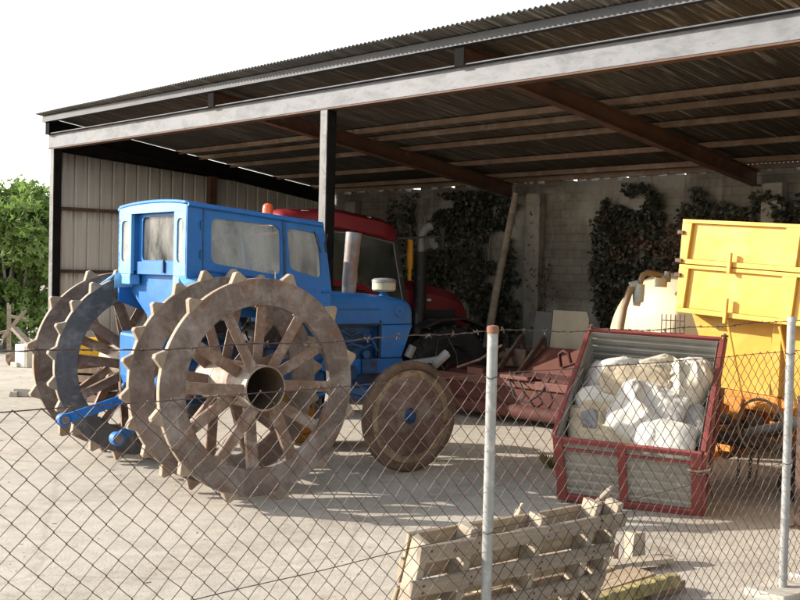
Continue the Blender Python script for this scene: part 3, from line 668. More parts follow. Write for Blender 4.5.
# cab
CW = .70
def cabx(z): return 1.10 - (z - 1.64) * .22     # front pillar line
roofz = lambda x: 2.345 - .088 * (x + .3)
mb = MB()   # roof
def roofpt(a, b):
    x = -.31 + a * 1.31; y = (b - .5) * 2 * CW
    return Vector((x, y, roofz(x) + .034 * (1 - (2 * b - 1) ** 2) ** .8))
top = [[roofpt(i / 8, j / 16) for j in range(17)] for i in range(9)]
mb.grid(roofpt, 16, 16)
mb.build('cab_roof', 'blue', T, smooth=50, solid=.03)
for s in (-1, 1):
    y = s * CW
    # side panel with two openings: assemble from strips around the windows
    mb = MB()
    zl = lambda x: 1.75 - (x + .3) * .08
    w1 = rquad([(-.09, 1.862), (.585, 1.768), (.562, 2.195), (-.095, 2.235)], .07)
    w2 = rquad([(.668, 1.826), (1.0, 1.745), (.952, 2.145), (.632, 2.185)], .06)
    def ring_panel(outer4, inner):
        n = len(inner) // 4; oq = []
        O4 = [Vector(p) for p in outer4]
        for i in range(4):
            a, p, b = O4[i - 1], O4[i], O4[(i + 1) % 4]
            A = p + (a - p) * .12; B = p + (b - p) * .12
            for k in range(n):
                t = k / (n - 1)
                q = A + (p - A) * (t * 2) if t < .5 else p + (B - p) * (t * 2 - 1)
                oq.append((q.x, q.y))
        mb.frame(oq, inner, (0, y, 0), (1, 0, 0), (0, 0, 1), (0, -s * .028, 0))
    ring_panel([(-.31, 1.735), (.628, 1.675), (.597, roofz(.597) - .016), (-.31, roofz(-.31) - .016)], w1)
    ring_panel([(.629, 1.675), (1.092, 1.638), (.99, roofz(.99) - .016), (.598, roofz(.598) - .016)], w2)
    mb.prism([(-.31, 1.734), (-.31, 1.50), (-.1, 1.42), (.75, 1.40), (1.10, 1.42), (1.092, 1.637), (.629, 1.674)], (0, y, 0), (1, 0, 0), (0, 0, 1), (0, -s * .028, 0))
    mb.build('cab_side', 'blue', T, smooth=30)
    g = MB(); g.prism(rquad([(-.10, 1.852), (.595, 1.758), (.572, 2.205), (-.105, 2.245)], .07), (0, y - s * .016, 0), (1, 0, 0), (0, 0, 1), (0, -s * .004, 0)); gl = g.build('side_window', 'glass_dusty', T, smooth=30)
    g = MB(); g.prism(rquad([(.658, 1.816), (1.01, 1.735), (.962, 2.155), (.622, 2.195)], .06), (0, y - s * .016, 0), (1, 0, 0), (0, 0, 1), (0, -s * .004, 0)); g.build('quarter_window', 'glass_dusty', T, smooth=30)
    # door seam and trims standing proud
    mb = MB()
    d4 = [(-.165, 1.80), (.612, 1.718), (.583, 2.262), (-.168, 2.302)]
    for i in range(4):
        a, b = d4[i], d4[(i + 1) % 4]; mb.bar((a[0], y + s * .003, a[1]), (b[0], y + s * .003, b[1]), .010, .010, (0, 1, 0))
    mb.bar((.625, y + s * .004, 1.70), (.598, y + s * .004, 2.27), .018, .012, (0, 1, 0))
    mb.build('door_trim', 'blue_dark', T, smooth=0)
    mb = MB(); mb.tube([(-.31, y + s * .012, roofz(-.31) - .012), (.99, y + s * .012, roofz(.99) - .012)], .016, 8); mb.build('rain_gutter', 'blue', T, smooth=50)
    mb = MB(); mb.tube([(1.0, y + s * .004, 1.63), (1.098, y + s * .004, 1.64)], .012, 8)
    mb.build('lower_trim', 'blue', T, smooth=50)
    mb = MB(); mb.tube([(.50, y + s * .004, 1.80), (.50, y + s * .035, 1.80), (.50, y + s * .035, 1.745), (.50, y + s * .004, 1.745)], .008, 6); mb.build('door_handle', 'chrome', T, smooth=50)
    for hz_ in (1.93, 2.17):
        mb = MB(); mb.cyl((-.185, y + s * .012, hz_ - .035), (-.185, y + s * .012, hz_ + .035), .010, n=10); mb.build('door_hinge', 'blue_dark', T, smooth=50)
    # fender: lit top flange and inner face over the inner cage wheel
    mb = MB()
    yo, yi = (1.05 if s > 0 else -.84), s * .70
    prof = [(-.36, 1.72), (.0, 1.74), (.40, 1.73), (.75, 1.58), (.95, 1.25)]
    f = [Vector((x, yo, z - .09)) for x, z in prof]; g_ = [Vector((x, s * .66, z + .03)) for x, z in prof]; h_ = [Vector((x, s * .66, z - .10)) for x, z in prof]
    vo = [mb.bm.verts.new(p) for p in f]; vi = [mb.bm.verts.new(p) for p in g_]; vh = [mb.bm.verts.new(p) for p in h_]
    for k in range(len(prof) - 1):
        mb.face([vo[k], vo[k + 1], vi[k + 1], vi[k]]); mb.face([vi[k], vi[k + 1], vh[k + 1], vh[k]])
    mb.build('fender', 'blue_sunlit', T, smooth=30, solid=.008)
# cab rear: frame with a large opening, two slim corner windows, recessed pane
ytl = .42; ytr = -.455
mb = MB(); xr = -.31
def rearbox(y0, y1, z0, z1, d=.03): mb.box(xr - .001, xr + d, min(y0, y1), max(y0, y1), z0, z1)
zt = 2.285
arc = [(y, roofz(-.31) + .03 * (1 - (y / CW) ** 2) ** .8 - .012) for y in [(-CW + .012) + (2 * CW - .024) * k / 16 for k in range(17)]]
mb.prism([(-CW + .012, zt)] + arc + [(CW - .012, zt)], (xr, 0, 0), (0, 1, 0), (0, 0, 1), (.03, 0, 0))
for (a, b) in ((ytl, CW - .012), (-CW + .012, ytr)):
    wq = rrect(a + .055, b - .055, 1.86, 2.225, .045) if b - a > .17 else rrect(a + .045, b - .04, 1.86, 2.225, .04)
    oq = []
    n = len(wq) // 4
    for (cx, cy) in ((b, zt - .001), (a, zt - .001), (a, 1.75), (b, 1.75)): oq += [(cx, cy)] * n
    cx_, cy_ = (a + b) / 2, 2.0
    oq = [(min(b, max(a, cx_ + (p[0] - cx_) * 9)), min(zt - .001, max(1.75, cy_ + (p[1] - cy_) * 9))) for p in wq]
    mb.frame(oq, wq, (xr, 0, 0), (0, 1, 0), (0, 0, 1), (.03, 0, 0))
mb.build('cab_rear', 'blue_sunlit', T, smooth=30)
for (a, b) in ((ytl, CW - .012), (-CW + .012, ytr)):
    g = MB(); g.prism(rrect(a + .035, b - .035, 1.85, 2.235, .045), (xr + .012, 0, 0), (0, 1, 0), (0, 0, 1), (.004, 0, 0)); g.build('slim_window', 'glass_dusty', T, smooth=30)
mb = MB()   # recess of the rear opening
mb.box(-.278, -.20, ytl + .002, ytl + .02, 1.78, 2.283); mb.box(-.278, -.20, ytr - .02, ytr - .002, 1.78, 2.283)
mb.box(-.278, -.20, ytr - .02, ytl + .02, 2.286, 2.30); mb.box(-.243, -.175, ytr, ytl, 1.749, 1.80)
mb.build('rear_recess', 'blue', T, smooth=0)
mb = MB()
outer = rrect(ytr + .001, ytl - .001, 1.801, 2.282, .012); inner = rrect(ytr + .05, ytl - .075, 1.875, 2.255, .05)
mb.frame(outer, inner, (-.235, 0, 0), (0, 1, 0), (0, 0, 1), (.025, 0, 0)); mb.build('rear_window_frame', 'blue', T, smooth=30)
g = MB(); g.prism(rrect(ytr + .04, ytl - .065, 1.865, 2.265, .05), (-.222, 0, 0), (0, 1, 0), (0, 0, 1), (.004, 0, 0)); g.build('rear_window', 'glass_rear', T, smooth=30)
mb = MB()   # lower rear wall between the fenders, pinched below
mb.prism([(-.69, 1.748), (-.69, 1.60), (-.17, 1.30), (.17, 1.30), (.69, 1.60), (.69, 1.748)], (-.19, 0, 0), (0, 1, 0), (0, 0, 1), (.02, 0, 0))
mb.build('rear_apron', 'blue', T, smooth=0)
mb = MB(); mb.box(-.262, -.245, ytr + .021, ytl - .021, 1.75, 1.862); mb.build('rear_ledge', 'blue', T, smooth=0, bevel=.004)
mb = MB(); mb.box(-.285, -.263, -.20, -.165, 1.77, 1.88); mb.build('window_latch', 'blue_dark', T, smooth=0, bevel=.004)
for y in (.6, -.6):
    mb = MB(); mb.box(xr, xr + .10, min(y * .73, y * 1.145), max(y * .73, y * 1.145), 1.655, 1.748); mb.build('rear_bracket', 'blue_sunlit', T, smooth=0, bevel=.01)
# front wall of the cab
mb = MB()
mb.bar((1.085, -.672, 1.64), (.985, -.672, 2.225), .05, .05); mb.bar((1.085, .672, 1.64), (.985, .672, 2.225), .05, .05)
mb.bar((.985, -.65, 2.20), (.985, .65, 2.20), .05, .06); mb.prism([(1.06, 1.64), (1.095, 1.64), (1.095, 1.30), (1.06, 1.30)], (0, -.671, 0), (1, 0, 0), (0, 0, 1), (0, 1.342, 0))
mb.build('cab_front', 'blue', T, smooth=0, bevel=.006)
g = MB(); g.obox((1.078, -.645, 1.645), (0, 1.29, 0), (-.09, 0, .53), (.004, 0, .001)); g.build('windscreen', 'glass_dusty', T, smooth=0)
mb = MB(); mb.box(.02, .42, -.22, .22, 1.25, 1.42); mb.box(.0, .08, -.21, .21, 1.421, 1.72); mb.build('driver_seat', 'seat', T, smooth=0, bevel=.03)
mb = MB(); mb.tube([(.62 + .17 * math.cos(a) * .8, .17 * math.sin(a), 1.68 - .17 * math.cos(a) * .5) for a in (2 * math.pi * k / 24 for k in range(24))], .013, 8, closed=True); mb.cyl((.62, 0, 1.68), (.95, 0, 1.3), .02, n=10); mb.bar((.62, -.16, 1.68), (.62, .16, 1.68), .02, .01)
mb.build('steering_wheel', 'black_steel', T, smooth=50)
# rear-view mirror bracket, wiper arm seen through the glass
mb = MB(); mb.tube([(1.02, -.74, 2.14), (.97, -.78, 2.05), (.99, -.77, 1.98)], .008, 6); mb.tube([(.90, -.715, 2.16), (.93, -.72, 2.06), (.97, -.72, 1.98)], .006, 6); mb.build('wiper_arm', 'black_steel', T, smooth=50)
mb = MB(); mb.lathe([(.056, 0), (.056, .028), (.045, .03)], (.84, .0, roofz(.84) + .044), (0, 0, 1), 24)
bb = mb.build('beacon', 'black_steel', T, smooth=40)
mb = MB(); mb.lathe([(.05, .03), (.049, .09), (.043, .122), (.03, .135), (.005, .14)], (.84, .0, roofz(.84) + .044), (0, 0, 1), 24); mb.build('beacon_lens', 'orange_lens', bb, smooth=40)
# three-point lift arms
for y, sx in ((.40, 1.0), (-.40, 1.0)):
    mb = MB()
    a, b = Vector((-.28, y * .75, .68)), Vector((-.90 if y > 0 else -.76, y * 1.05, .48 if y > 0 else .42))
    mb.bar(a, b, .028, .085); mb.cyl(b + Vector((0, -.045, 0)), b + Vector((0, .045, 0)), .055, n=18); mb.cyl(a + Vector((0, -.03, 0)), a + Vector((0, .03, 0)), .05, n=16)
    for k in range(4):
        q = a + (b - a) * (.2 + .15 * k); mb.cyl(q + Vector((0, -.022, 0)), q + Vector((0, .022, 0)), .016, n=10)
    la = mb.build('lower_link', 'blue', T, smooth=30, bevel=.006)
    mb = MB(); mb.cyl(b + Vector((0, -.048, 0)), b + Vector((0, .048, 0)), .034, n=16); mb.build('link_ball', 'rust_bar', la, smooth=40)
    mb = MB(); mb.tube([(-.40, y * .86, .66), (-.41, y * .9, .92), (-.36, y * .9, 1.15)], .016, 10); mb.build('lift_rod', 'rust_dark', T, smooth=40)
mb = MB(); mb.prism([(-.42, 1.24), (-.14, 1.26), (-.10, .90), (-.22, .62), (-.36, .62), (-.42, .86)], (0, -.40, 0), (1, 0, 0), (0, 0, 1), (0, .80, 0)); mb.build('lift_housing', 'blue', T, smooth=0, bevel=.03)
mb = MB(); mb.bar((-.25, -.25, .45), (-.25, .25, .45), .05, .10); mb.bar((-.25, 0, .45), (-.46, 0, .42), .08, .05); mb.build('drawbar_frame', 'blue', T, smooth=0, bevel=.006)
# front axle and solid steel front wheels
mb = MB(); mb.bar((1.83, -.80, .52), (1.83, -.2, .68), .09, .11); mb.bar((1.83, -.2, .68), (1.83, .2, .68), .09, .12); mb.bar((1.83, .2, .68), (1.83, .76, .52), .09, .11)
mb.cyl((1.83, -.86, .38), (1.83, -.80, .66), .04, n=14); mb.cyl((1.83, .80, .38), (1.83, .78, .66), .04, n=14); mb.tube([(1.98, -.82, .5), (1.98, -.3, .56), (1.98, .3, .56), (1.98, .82, .5)], .016, 8)
mb.build('front_axle', 'blue', T, smooth=30, bevel=.008)
mb = MB(); mb.bar((2.12, -.42, .93), (2.45, -.62, .99), .05, .05); mb.cyl((2.38, -.60, .93), (2.52, -.62, 1.04), .045, n=14); mb.cyl((2.26, -.33, .99), (2.30, -.36, 1.10), .04, n=12)
mb.build('steering_linkage', 'grey_steel', T, smooth=40)
def front_wheel(x, y, rzl, side, m1, m2):
    R = .51
    m_ = Matrix.Rotation(rzl, 3, 'Z'); ax = m_ @ Vector((0, side, 0)); o = Vector((x, y, R))
    mb = MB(); mb.lathe([(.425, .02), (.44, .038), (.478, .038), (.495, .03), (.507, .012), (.507, -.035), (.495, -.05), (.43, -.05), (.425, -.02)], o, ax, 64, True)
    wl = mb.build('front_wheel', m2, T, smooth=35)
    mb = MB(); mb.lathe([(.424, -.015), (.424, .014), (.365, .016), (.355, .022), (.30, .026), (.12, .034), (.085, .034), (.075, .02), (.065, -.015)], o, ax, 64, True)
    for f_ in mb.bm.faces:
        if (f_.calc_center_median() - o).length > .365: f_.material_index = 1
    mb.build('wheel_disc', [m1, 'tan_ring'], wl, smooth=35)
    mb = MB(); mb.lathe([(.066, -.14), (.066, .002), (.04, .01), (.038, .028), (.02, .034)], o, ax, 24); mb.build('wheel_hub', 'blue_dark', wl, smooth=35)
front_wheel(1.809, -.974, .6034 - PHI, -1, 'tyre_disc', 'disc_rim')
front_wheel(1.809, .93, .05, 1, 'orange_disc', 'orange_disc')

# ================================================================== RED TRACTOR
RR = Vector((-1.604, 14.626, 0)); RPH = R_(25)
T = thing('red_tractor', 'dark red modern cab tractor parked in the shade behind the blue tractor', 'tractor', RR, RPH)
def tyre(x, y, R, wd, side, rim):
    mb = MB(); o = Vector((x, y, R)); h = wd / 2
    mb.lathe([(R * .56, -h * .8), (R * .72, -h), (R * .92, -h * .95), (R * .965, -h * .6), (R * .965, h * .6), (R * .92, h * .95), (R * .72, h), (R * .56, h * .8)], o, (0, 1, 0), 48, True)
    n = 22
    for k in range(n):
        a = 2 * math.pi * k / n
        for s2, da in ((-1, 0), (1, math.pi / n)):
            er = Vector((math.cos(a + da), 0, math.sin(a + da))); er2 = Vector((math.cos(a + da + .16), 0, math.sin(a + da + .16)))
            mb.bar(o + er * R * .98 + Vector((0, s2 * h * .02, 0)), o + er2 * R * .965 + Vector((0, s2 * h * .98, 0)), .05, R * .05, er)
    t_ = mb.build('wheel', 'rubber', T, smooth=30)
    mb = MB(); mb.lathe([(R * .57, -h * .6), (R * .57, h * .7), (R * .5, h * .72), (R * .46, h * .2), (R * .15, h * .15), (R * .13, h * .5), (.02, h * .5)] if side > 0 else [(.02, -h * .5), (R * .13, -h * .5), (R * .15, -h * .15), (R * .46, -h * .2), (R * .5, -h * .72), (R * .57, -h * .7), (R * .57, h * .6)], o, (0, 1, 0), 40); mb.build('wheel_rim', rim, t_, smooth=35)
for s in (-1, 1):
    tyre(0, s * .86, .80, .46, s, 'black_steel'); tyre(2.15, s * .80, .56, .34, s, 'black_steel')
mb = MB()
def rsec(x, z, hw): return [Vector((x, y, z + dz)) for y, dz in ((-hw, -.09), (-hw + .025, .09), (-hw + .12, .145), (0, .17), (hw - .12, .145), (hw - .025, .09), (hw, -.09), (hw - .06, -.12), (-hw + .06, -.12))]
mb.rings([rsec(-.30, 2.38, .70), rsec(-.22, 2.44, .76), rsec(.5, 2.475, .78), rsec(1.15, 2.375, .77), rsec(1.33, 2.30, .75), rsec(1.40, 2.24, .70)], True)
mb.build('cab_roof', 'red', T, smooth=45)
mb = MB()
for s in (-1, 1):
    y = s * .74
    for a, b in (((-.16, 2.40), (-.02, 1.35)), ((.70, 2.36), (.78, 1.35)), ((1.33, 2.24), (1.50, 1.40)), ((1.50, 1.40), (1.30, .95)), ((-.02, 1.35), (.35, 1.2)), ((.78, 1.35), (.80, .95)), ((.80, .95), (1.30, .95))):
        mb.bar((a[0], y, a[1]), (b[0], y, b[1]), .055, .055, (0, 1, 0))
for x, z in ((-.12, 2.36), (1.34, 2.22), (1.5, 1.42), (-.02, 1.36)): mb.bar((x, -.72, z), (x, .72, z), .06, .06)
mb.build('cab_frame', 'black_steel', T, smooth=0, bevel=.006)
for s in (-1, 1):
    y = s * .742
    g = MB(); g.prism([(-.12, 2.36), (.68, 2.33), (.755, 1.36), (.02, 1.37)], (0, y, 0), (1, 0, 0), (0, 0, 1), (0, .004, 0)); g.build('rear_side_window', 'glass_clean', T, smooth=0)
    g = MB(); g.prism([(.73, 2.32), (1.31, 2.22), (1.475, 1.42), (1.28, .98), (.83, .98), (.80, 1.36)], (0, y, 0), (1, 0, 0), (0, 0, 1), (0, .004, 0)); dr = g.build('door', 'glass_clean', T, smooth=0)
    for q4 in ([(-.12, 2.34), (.66, 2.31), (.735, 1.40), (.03, 1.41)], [(.75, 2.30), (1.30, 2.20), (1.455, 1.44), (1.27, 1.0), (.85, 1.0), (.82, 1.36)]):
        mb = MB(); mb.tube([(a_, y + s * .012, b_) for a_, b_ in q4], .009, 6, closed=True); mb.build('window_outline', 'grey_steel', T, smooth=50)  # thin pale grey outline around each pane
    mb = MB(); mb.box(.84, .96, y + s * .006, y + s * .03, 1.30, 1.34); mb.build('handle', 'black_steel', dr, smooth=0)
    mb = MB(); prof = [(-.95, 1.15), (-.8, 1.5), (-.45, 1.68), (.3, 1.70), (.75, 1.645), (.98, 1.5), (1.03, 1.25)]
    mb.rings([[Vector((x, s * .62, z)), Vector((x, s * 1.06, z)), Vector((x, s * 1.10, z - .07)), Vector((x, s * .62, z - .06))] for x, z in prof], True); mb.build('fender', 'red', T, smooth=40)
g = MB(); g.obox((1.49, -.70, 1.44), (0, 1.40, 0), (-.155, 0, .78), (.004, 0, 0)); g.build('windscreen', 'glass_clean', T, smooth=0)
g = MB(); g.obox((-.03, -.70, 1.38), (0, 1.40, 0), (-.10, 0, .96), (.004, 0, 0)); g.build('rear_window', 'glass_clean', T, smooth=0)
mb = MB(); mb.box(.25, .75, -.25, .25, 1.2, 1.38); mb.box(.18, .30, -.24, .24, 1.381, 1.95); mb.build('driver_seat', 'seat', T, smooth=0, bevel=.04)
mb = MB(); mb.tube([(1.12 + .2 * math.cos(a) * .8, .2 * math.sin(a), 1.68 - .2 * math.cos(a) * .5) for a in (2 * math.pi * k / 24 for k in range(24))], .016, 8, closed=True); mb.cyl((1.12, 0, 1.68), (1.4, 0, 1.2), .04, n=10); mb.build('steering_wheel', 'black_steel', T, smooth=50)
mb = MB(); mb.box(-.2, 1.55, -.45, .45, .75, 1.18); mb.box(1.551, 2.5, -.28, .28, .62, 1.1); mb.build('chassis', 'black_steel', T, smooth=0, bevel=.02)
mb = MB()
def hs(x, zt, hw, zb): return [Vector((x, y, z)) for y, z in ((-hw, zb), (-hw, zt - .16), (-hw + .10, zt - .04), (0, zt), (hw - .10, zt - .04), (hw, zt - .16), (hw, zb))]
mb.rings([hs(1.48, 1.76, .40, 1.10), hs(1.9, 1.71, .385, 1.08), hs(2.3, 1.63, .37, 1.04), hs(2.55, 1.55, .35, 1.0), hs(2.68, 1.38, .31, .96), hs(2.66, 1.05, .31, .94)], True)
mb.build('bonnet', 'red', T, smooth=35)
mb = MB(); mb.box(2.0, 2.06, -.402, -.385, 1.42, 1.45); mb.build('bonnet_latch', 'plastic_white', T, smooth=0)
mb = MB(); mb.box(1.6, 2.45, -.395, -.375, 1.06, 1.30); mb.build('side_grille', 'black_steel', T, smooth=0)
mb = MB(); mb.tube([(1.83, -.52, .95), (1.83, -.52, 1.4), (1.825, -.52, 2.1)], .085, 18); mb.build('exhaust_muffler', 'black_steel', T, smooth=45)
mb = MB(); mb.tube([(1.825, -.52, 2.05), (1.825, -.52, 2.28), (1.85, -.52, 2.36), (1.90, -.52, 2.42), (1.97, -.52, 2.45)], .06, 16); mb.build('exhaust_pipe', 'grey_steel', T, smooth=45)
mb = MB(); mb.cyl((1.67, -.5, 1.70), (1.67, -.5, 1.86), .03, n=12); mb.cyl((1.67, -.5, 1.86), (1.67, -.5, 2.26), .045, n=14); mb.build('intake_pipe', 'yellow_pipe', T, smooth=45)
mb = MB(); mb.cyl((1.67, -.5, 2.262), (1.67, -.5, 2.36), .05, n=12); mb.cyl((1.67, -.5, 2.36), (1.67, -.5, 2.46), .025, n=10); mb.build('pipe_cap', 'black_steel', T, smooth=45)
mb = MB(); mb.bar((1.36, -.76, 2.26), (1.88, -.98, 2.30), .03, .03); mb.obox((1.86, -1.10, 2.12), (.03, 0, 0), (.03, .16, 0), (0, 0, .30)); mb.build('mirror', 'black_steel', T, smooth=0, bevel=.006)
for s in (-1, 1):
    mb = MB(); mb.rings([[Vector((x, s * .62, z)), Vector((x, s * .98, z)), Vector((x, s * .98, z - .03)), Vector((x, s * .62, z - .03))] for x, z in ((1.7, 1.10), (1.95, 1.2), (2.3, 1.22), (2.6, 1.12))], True); mb.build('mudguard', 'black_steel', T, smooth=40)
for s in (-1, 1):
    mb = MB(); mb.box(2.60, 2.70, s * .2 - .09, s * .2 + .09, 1.12, 1.24); mb.build('headlight', 'lamp_glass', T, smooth=0, bevel=.015)
mb = MB(); mb.obox((2.18, -.66, .84), (.09, -.05, 0), (.02, .03, 0), (0, 0, .11)); mb.build('work_lamp', 'lamp_glass', T, smooth=0)
for x, z in ((.02, 2.55), (.9, 2.50)):
    mb = MB(); mb.box(x, x + .10, -.69, -.62, z, z + .032); mb.build('roof_stud', 'plastic_white', T, smooth=0)
mb = MB(); mb.box(-.335, -.30, -.62, -.48, 2.36, 2.46); mb.build('roof_lamp', 'lamp_glass', T, smooth=0)

# ================================================================== RED ROTARY MULCHER
IO = shedw(5.1, 3.0)
T = thing('rotary_mulcher', 'dusty red wide mulcher implement on the ground behind the front wheel', 'implement', IO, -PSI)
mb = MB()
mb.prism([(0, .18), (0, .48), (.12, .58), (.55, .62), (.78, .45), (.78, .2), (.6, .12), (.15, .12)], (0, 0, 0), (0, 1, 0), (0, 0, 1), (2.15, 0, 0)); mb.build('rotor_housing', 'implement', T, smooth=0, bevel=.02)
for x in (-.02, 2.152):
    mb = MB(); mb.prism([(-.06, .05), (-.06, .46), (.10, .64), (.58, .68), (.86, .48), (.86, .05)], (x, 0, 0), (0, 1, 0), (0, 0, 1), (.018, 0, 0)); mb.build('end_plate', 'implement', T, smooth=0, bevel=.004)
mb = MB(); mb.cyl((-.05, -.07, .17), (2.2, -.07, .17), .085, n=24); mb.build('rear_roller', 'implement', T, smooth=40)
mb = MB(); mb.bar((-.05, .02, .50), (2.18, .02, .50), .12, .10); mb.build('frame_beam', 'implement_lit_dust', T, smooth=0, bevel=.01)
mb = MB(); mb.obox((.90, .40, .60), (1.26, 0, 0), (0, .42, .30), (0, .02, -.02)); mb.build('deflector_sheet', 'implement_lit_dust', T, smooth=0)
mb = MB(); mb.prism([(.36, .56), (.84, .90), (.88, .62), (.7, .5)], (2.175, 0, 0), (0, 1, 0), (0, 0, 1), (.02, 0, 0)); mb.prism([(.36, .56), (.84, .90), (.88, .62), (.7, .5)], (.87, 0, 0), (0, 1, 0), (0, 0, 1), (.02, 0, 0)); mb.build('deflector_side', 'implement', T, smooth=0)
mb = MB(); mb.box(.45, .72, -.04, .14, .552, .64); mb.box(1.05, 1.5, -.10, .06, .551, .60); mb.build('step_plate', 'implement_lit_dust', T, smooth=0, bevel=.01)
for x in (.62, .98):
    mb = MB(); mb.bar((x, .35, .58), (x + .02, .80, 1.02), .045, .07); mb.bar((x + .02, .80, 1.02), (x, .90, .45), .045, .06); mb.build('headstock_arm', 'rust_dark', T, smooth=0, bevel=.006)
mb = MB(); mb.tube([(.15, .1, .6), (.45, .2, .72), (.72, .32, .92)], .018, 8); mb.build('brace_rod', 'rust_bar', T, smooth=45)
mb = MB(); mb.tube([(1.05, .1, .62), (1.2, -.08, .52), (1.35, -.16, .35), (1.55, -.16, .3), (1.7, -.1, .42), (1.72, .05, .6)], .012, 8); mb.tube([(1.2, .0, .62), (1.42, -.12, .5), (1.5, -.14, .38), (1.42, -.12, .3)], .010, 8); mb.build('hydraulic_hose', 'rubber', T, smooth=60)
mb = MB(); mb.tube([(1.52, .5, .70), (1.52, .46, .86), (1.58, .46, .90), (1.66, .46, .88), (1.67, .5, .76)], .022, 8); mb.build('lifting_eye', 'implement', T, smooth=50)
mb = MB(); mb.box(.5, .85, .62, .95, .621, .86); mb.cyl((.3, .78, .74), (.5, .78, .74), .06, n=16); mb.build('gearbox', 'rust_dark', T, smooth=30, bevel=.02)
mb = MB(); mb.tube([(.02, .0, .55), (-.12, -.02, .75), (-.1, 0, .95), (.02, .05, .98), (.1, .1, .8)], .012, 8); mb.tube([(-.15, .1, .9), (.05, .0, 1.02), (.18, .05, .78), (.16, .1, .62)], .010, 8); mb.build('linkage_hose', 'rubber', T, smooth=60)

# boards behind the implement
def wall_board(label, x0, x1, ytop, cut, mat, s, name, lean=.18):
    a, b = atS(x0, ytop, s), atS(x1, ytop, s); ht = a.z; ln = (b - a).length
    o = thing(name, label, 'panel', (a.x, a.y, 0), -PSI)
    mb = MB(); mb.prism([(0, 0), (ln, 0), (ln, ht - cut), (ln - cut * .5, ht), (0, ht)], (0, -lean, 0), (1, 0, 0), (0, lean / ht, 1), (0, .02, 0)); mb.build('sheet', mat, o, smooth=0, bevel=.003)
    mb = MB(); mb.box(.02, ln - .02, -lean - .01, -lean + .03, 0, .04); mb.build('foot_batten', 'wood_dark', o, smooth=0)
    return o
wall_board('dark grey metal panel standing left of the beige board', 536, 553, 311, .02, 'board_grey', 4.25, 'metal_panel')
wall_board('beige board with a clipped corner standing behind the red mulcher', 553.5, 590, 310, .10, 'board_beige', 4.2, 'chipboard_panel')

# ================================================================== TIPPED TRANSPORT BIN
yaw, th, BWD, BL, BH, rl = -.36, .563, 1.114, 1.461, .651, .031
e = Vector((math.cos(yaw), math.sin(yaw), 0)); n = Vector((-math.sin(yaw), math.cos(yaw), 0)); z = Vector((0, 0, 1))
e2 = e * math.cos(rl) - z * math.sin(rl); z2 = z * math.cos(rl) + e * math.sin(rl)
fl = n * math.cos(th) + z2 * math.sin(th); up = z2 * math.cos(th) - n * math.sin(th)
BO = Vector((1.316, 8.727, .03))
T = frame_thing('transport_bin', 'red framed bin of ribbed metal tipped forward and full of white sacks', 'bin', BO, e2, fl, up)
def ribbed(o, ax, ay, nrm, ribs, amp=.008, per=12):
    mb = MB(); o, ax, ay, nrm = map(Vector, (o, ax, ay, nrm))
    mb.grid(lambda a, b: o + ax * a + ay * b + nrm * amp * (1 if math.sin(b * ribs * 2 * math.pi) > .2 else -1), 1, ribs * per); return mb
ribbed((.01, .02, .02), (BWD - .02, 0, 0), (0, 0, BH - .03), (0, 1, 0), 7).build('front_panel', 'bin_metal', T, smooth=0, solid=.003)
ribbed((.01, BL - .02, .02), (BWD - .02, 0, 0), (0, 0, BH - .03), (0, 1, 0), 8).build('back_panel', 'bin_metal', T, smooth=0, solid=.003)
for x in (.018, BWD - .018): ribbed((x, .02, .02), (0, BL - .04, 0), (0, 0, BH - .03), (1, 0, 0), 9).build('side_panel', 'bin_metal', T, smooth=0, solid=.003)
mb = MB(); mb.box(.0, BWD, .0, BL, -.012, .012); mb.build('floor', 'rust_dark', T, smooth=0)
mb = MB()
mb.box(-.005, .072, -.012, .015, 0, BH); mb.box(BWD - .075, BWD + .005, -.012, .015, 0, BH); mb.box(.49, .555, -.0105, .015, .061, BH - .046)
mb.box(.0725, BWD - .0755, -.012, .015, 0, .06); mb.box(.0725, BWD - .0755, -.012, .015, BH - .045, BH); mb.box(.0725, BWD - .0755, -.009, .015, BH - .125, BH - .105)
mb.build('front_frame', 'bin_red', T, smooth=0, bevel=.006)
mb = MB(); mb.box(-.005, BWD + .005, BL - .012, BL + .02, BH - .05, BH + .008); mb.box(-.005, .045, BL - .011, BL + .019, 0, BH - .051); mb.box(BWD - .045, BWD + .005, BL - .011, BL + .019, 0, BH - .051); mb.build('back_frame', 'bin_red', T, smooth=0, bevel=.005)
mb = MB(); mb.box(BWD - .008, BWD + .028, .016, BL - .013, BH - .045, BH + .006); mb.cyl((BWD + .03, -.01, BH - .03), (BWD + .03, BL + .03, BH - .02), .022, n=12); mb.box(BWD - .004, BWD + .026, .016, BL - .013, 0, .05); mb.box(BWD, BWD + .03, -.005, .06, 0, BH - .05); mb.build('side_frame', 'bin_red', T, smooth=30, bevel=.003)
mb = MB(); mb.box(-.02, .012, .016, BL - .013, BH - .028, BH + .004); mb.box(-.02, .01, .016, BL - .013, 0, .05); mb.build('side_frame', 'bin_red', T, smooth=0, bevel=.003)
mb = MB()
for x in (0.02, BWD + .03):
    mb.cyl((x, BL, BH + .002), (x, BL, BH + .05), .012, n=10); mb.cyl((x - .03, BL, BH + .03), (x + .03, BL, BH + .03), .009, n=8)
mb.build('latch_pin', 'rust_dark', T, smooth=40)
mb = MB(); mb.tube([(BWD - .10, -.03, BH - .16), (BWD - .02, -.035, BH - .165), (BWD + .06, -.02, BH - .15), (BWD + .07, .05, BH - .14)], .010, 8); mb.tube([(BWD - .10, -.03, BH - .185), (BWD + .0, -.035, BH - .19), (BWD + .06, -.01, BH - .17)], .008, 8); mb.tube([(BWD + .055, -.02, BH - .15), (BWD + .06, .08, .25), (BWD + .06, .30, -.1)], .009, 8); mb.build('tie_rope', 'rust_bar', T, smooth=60)
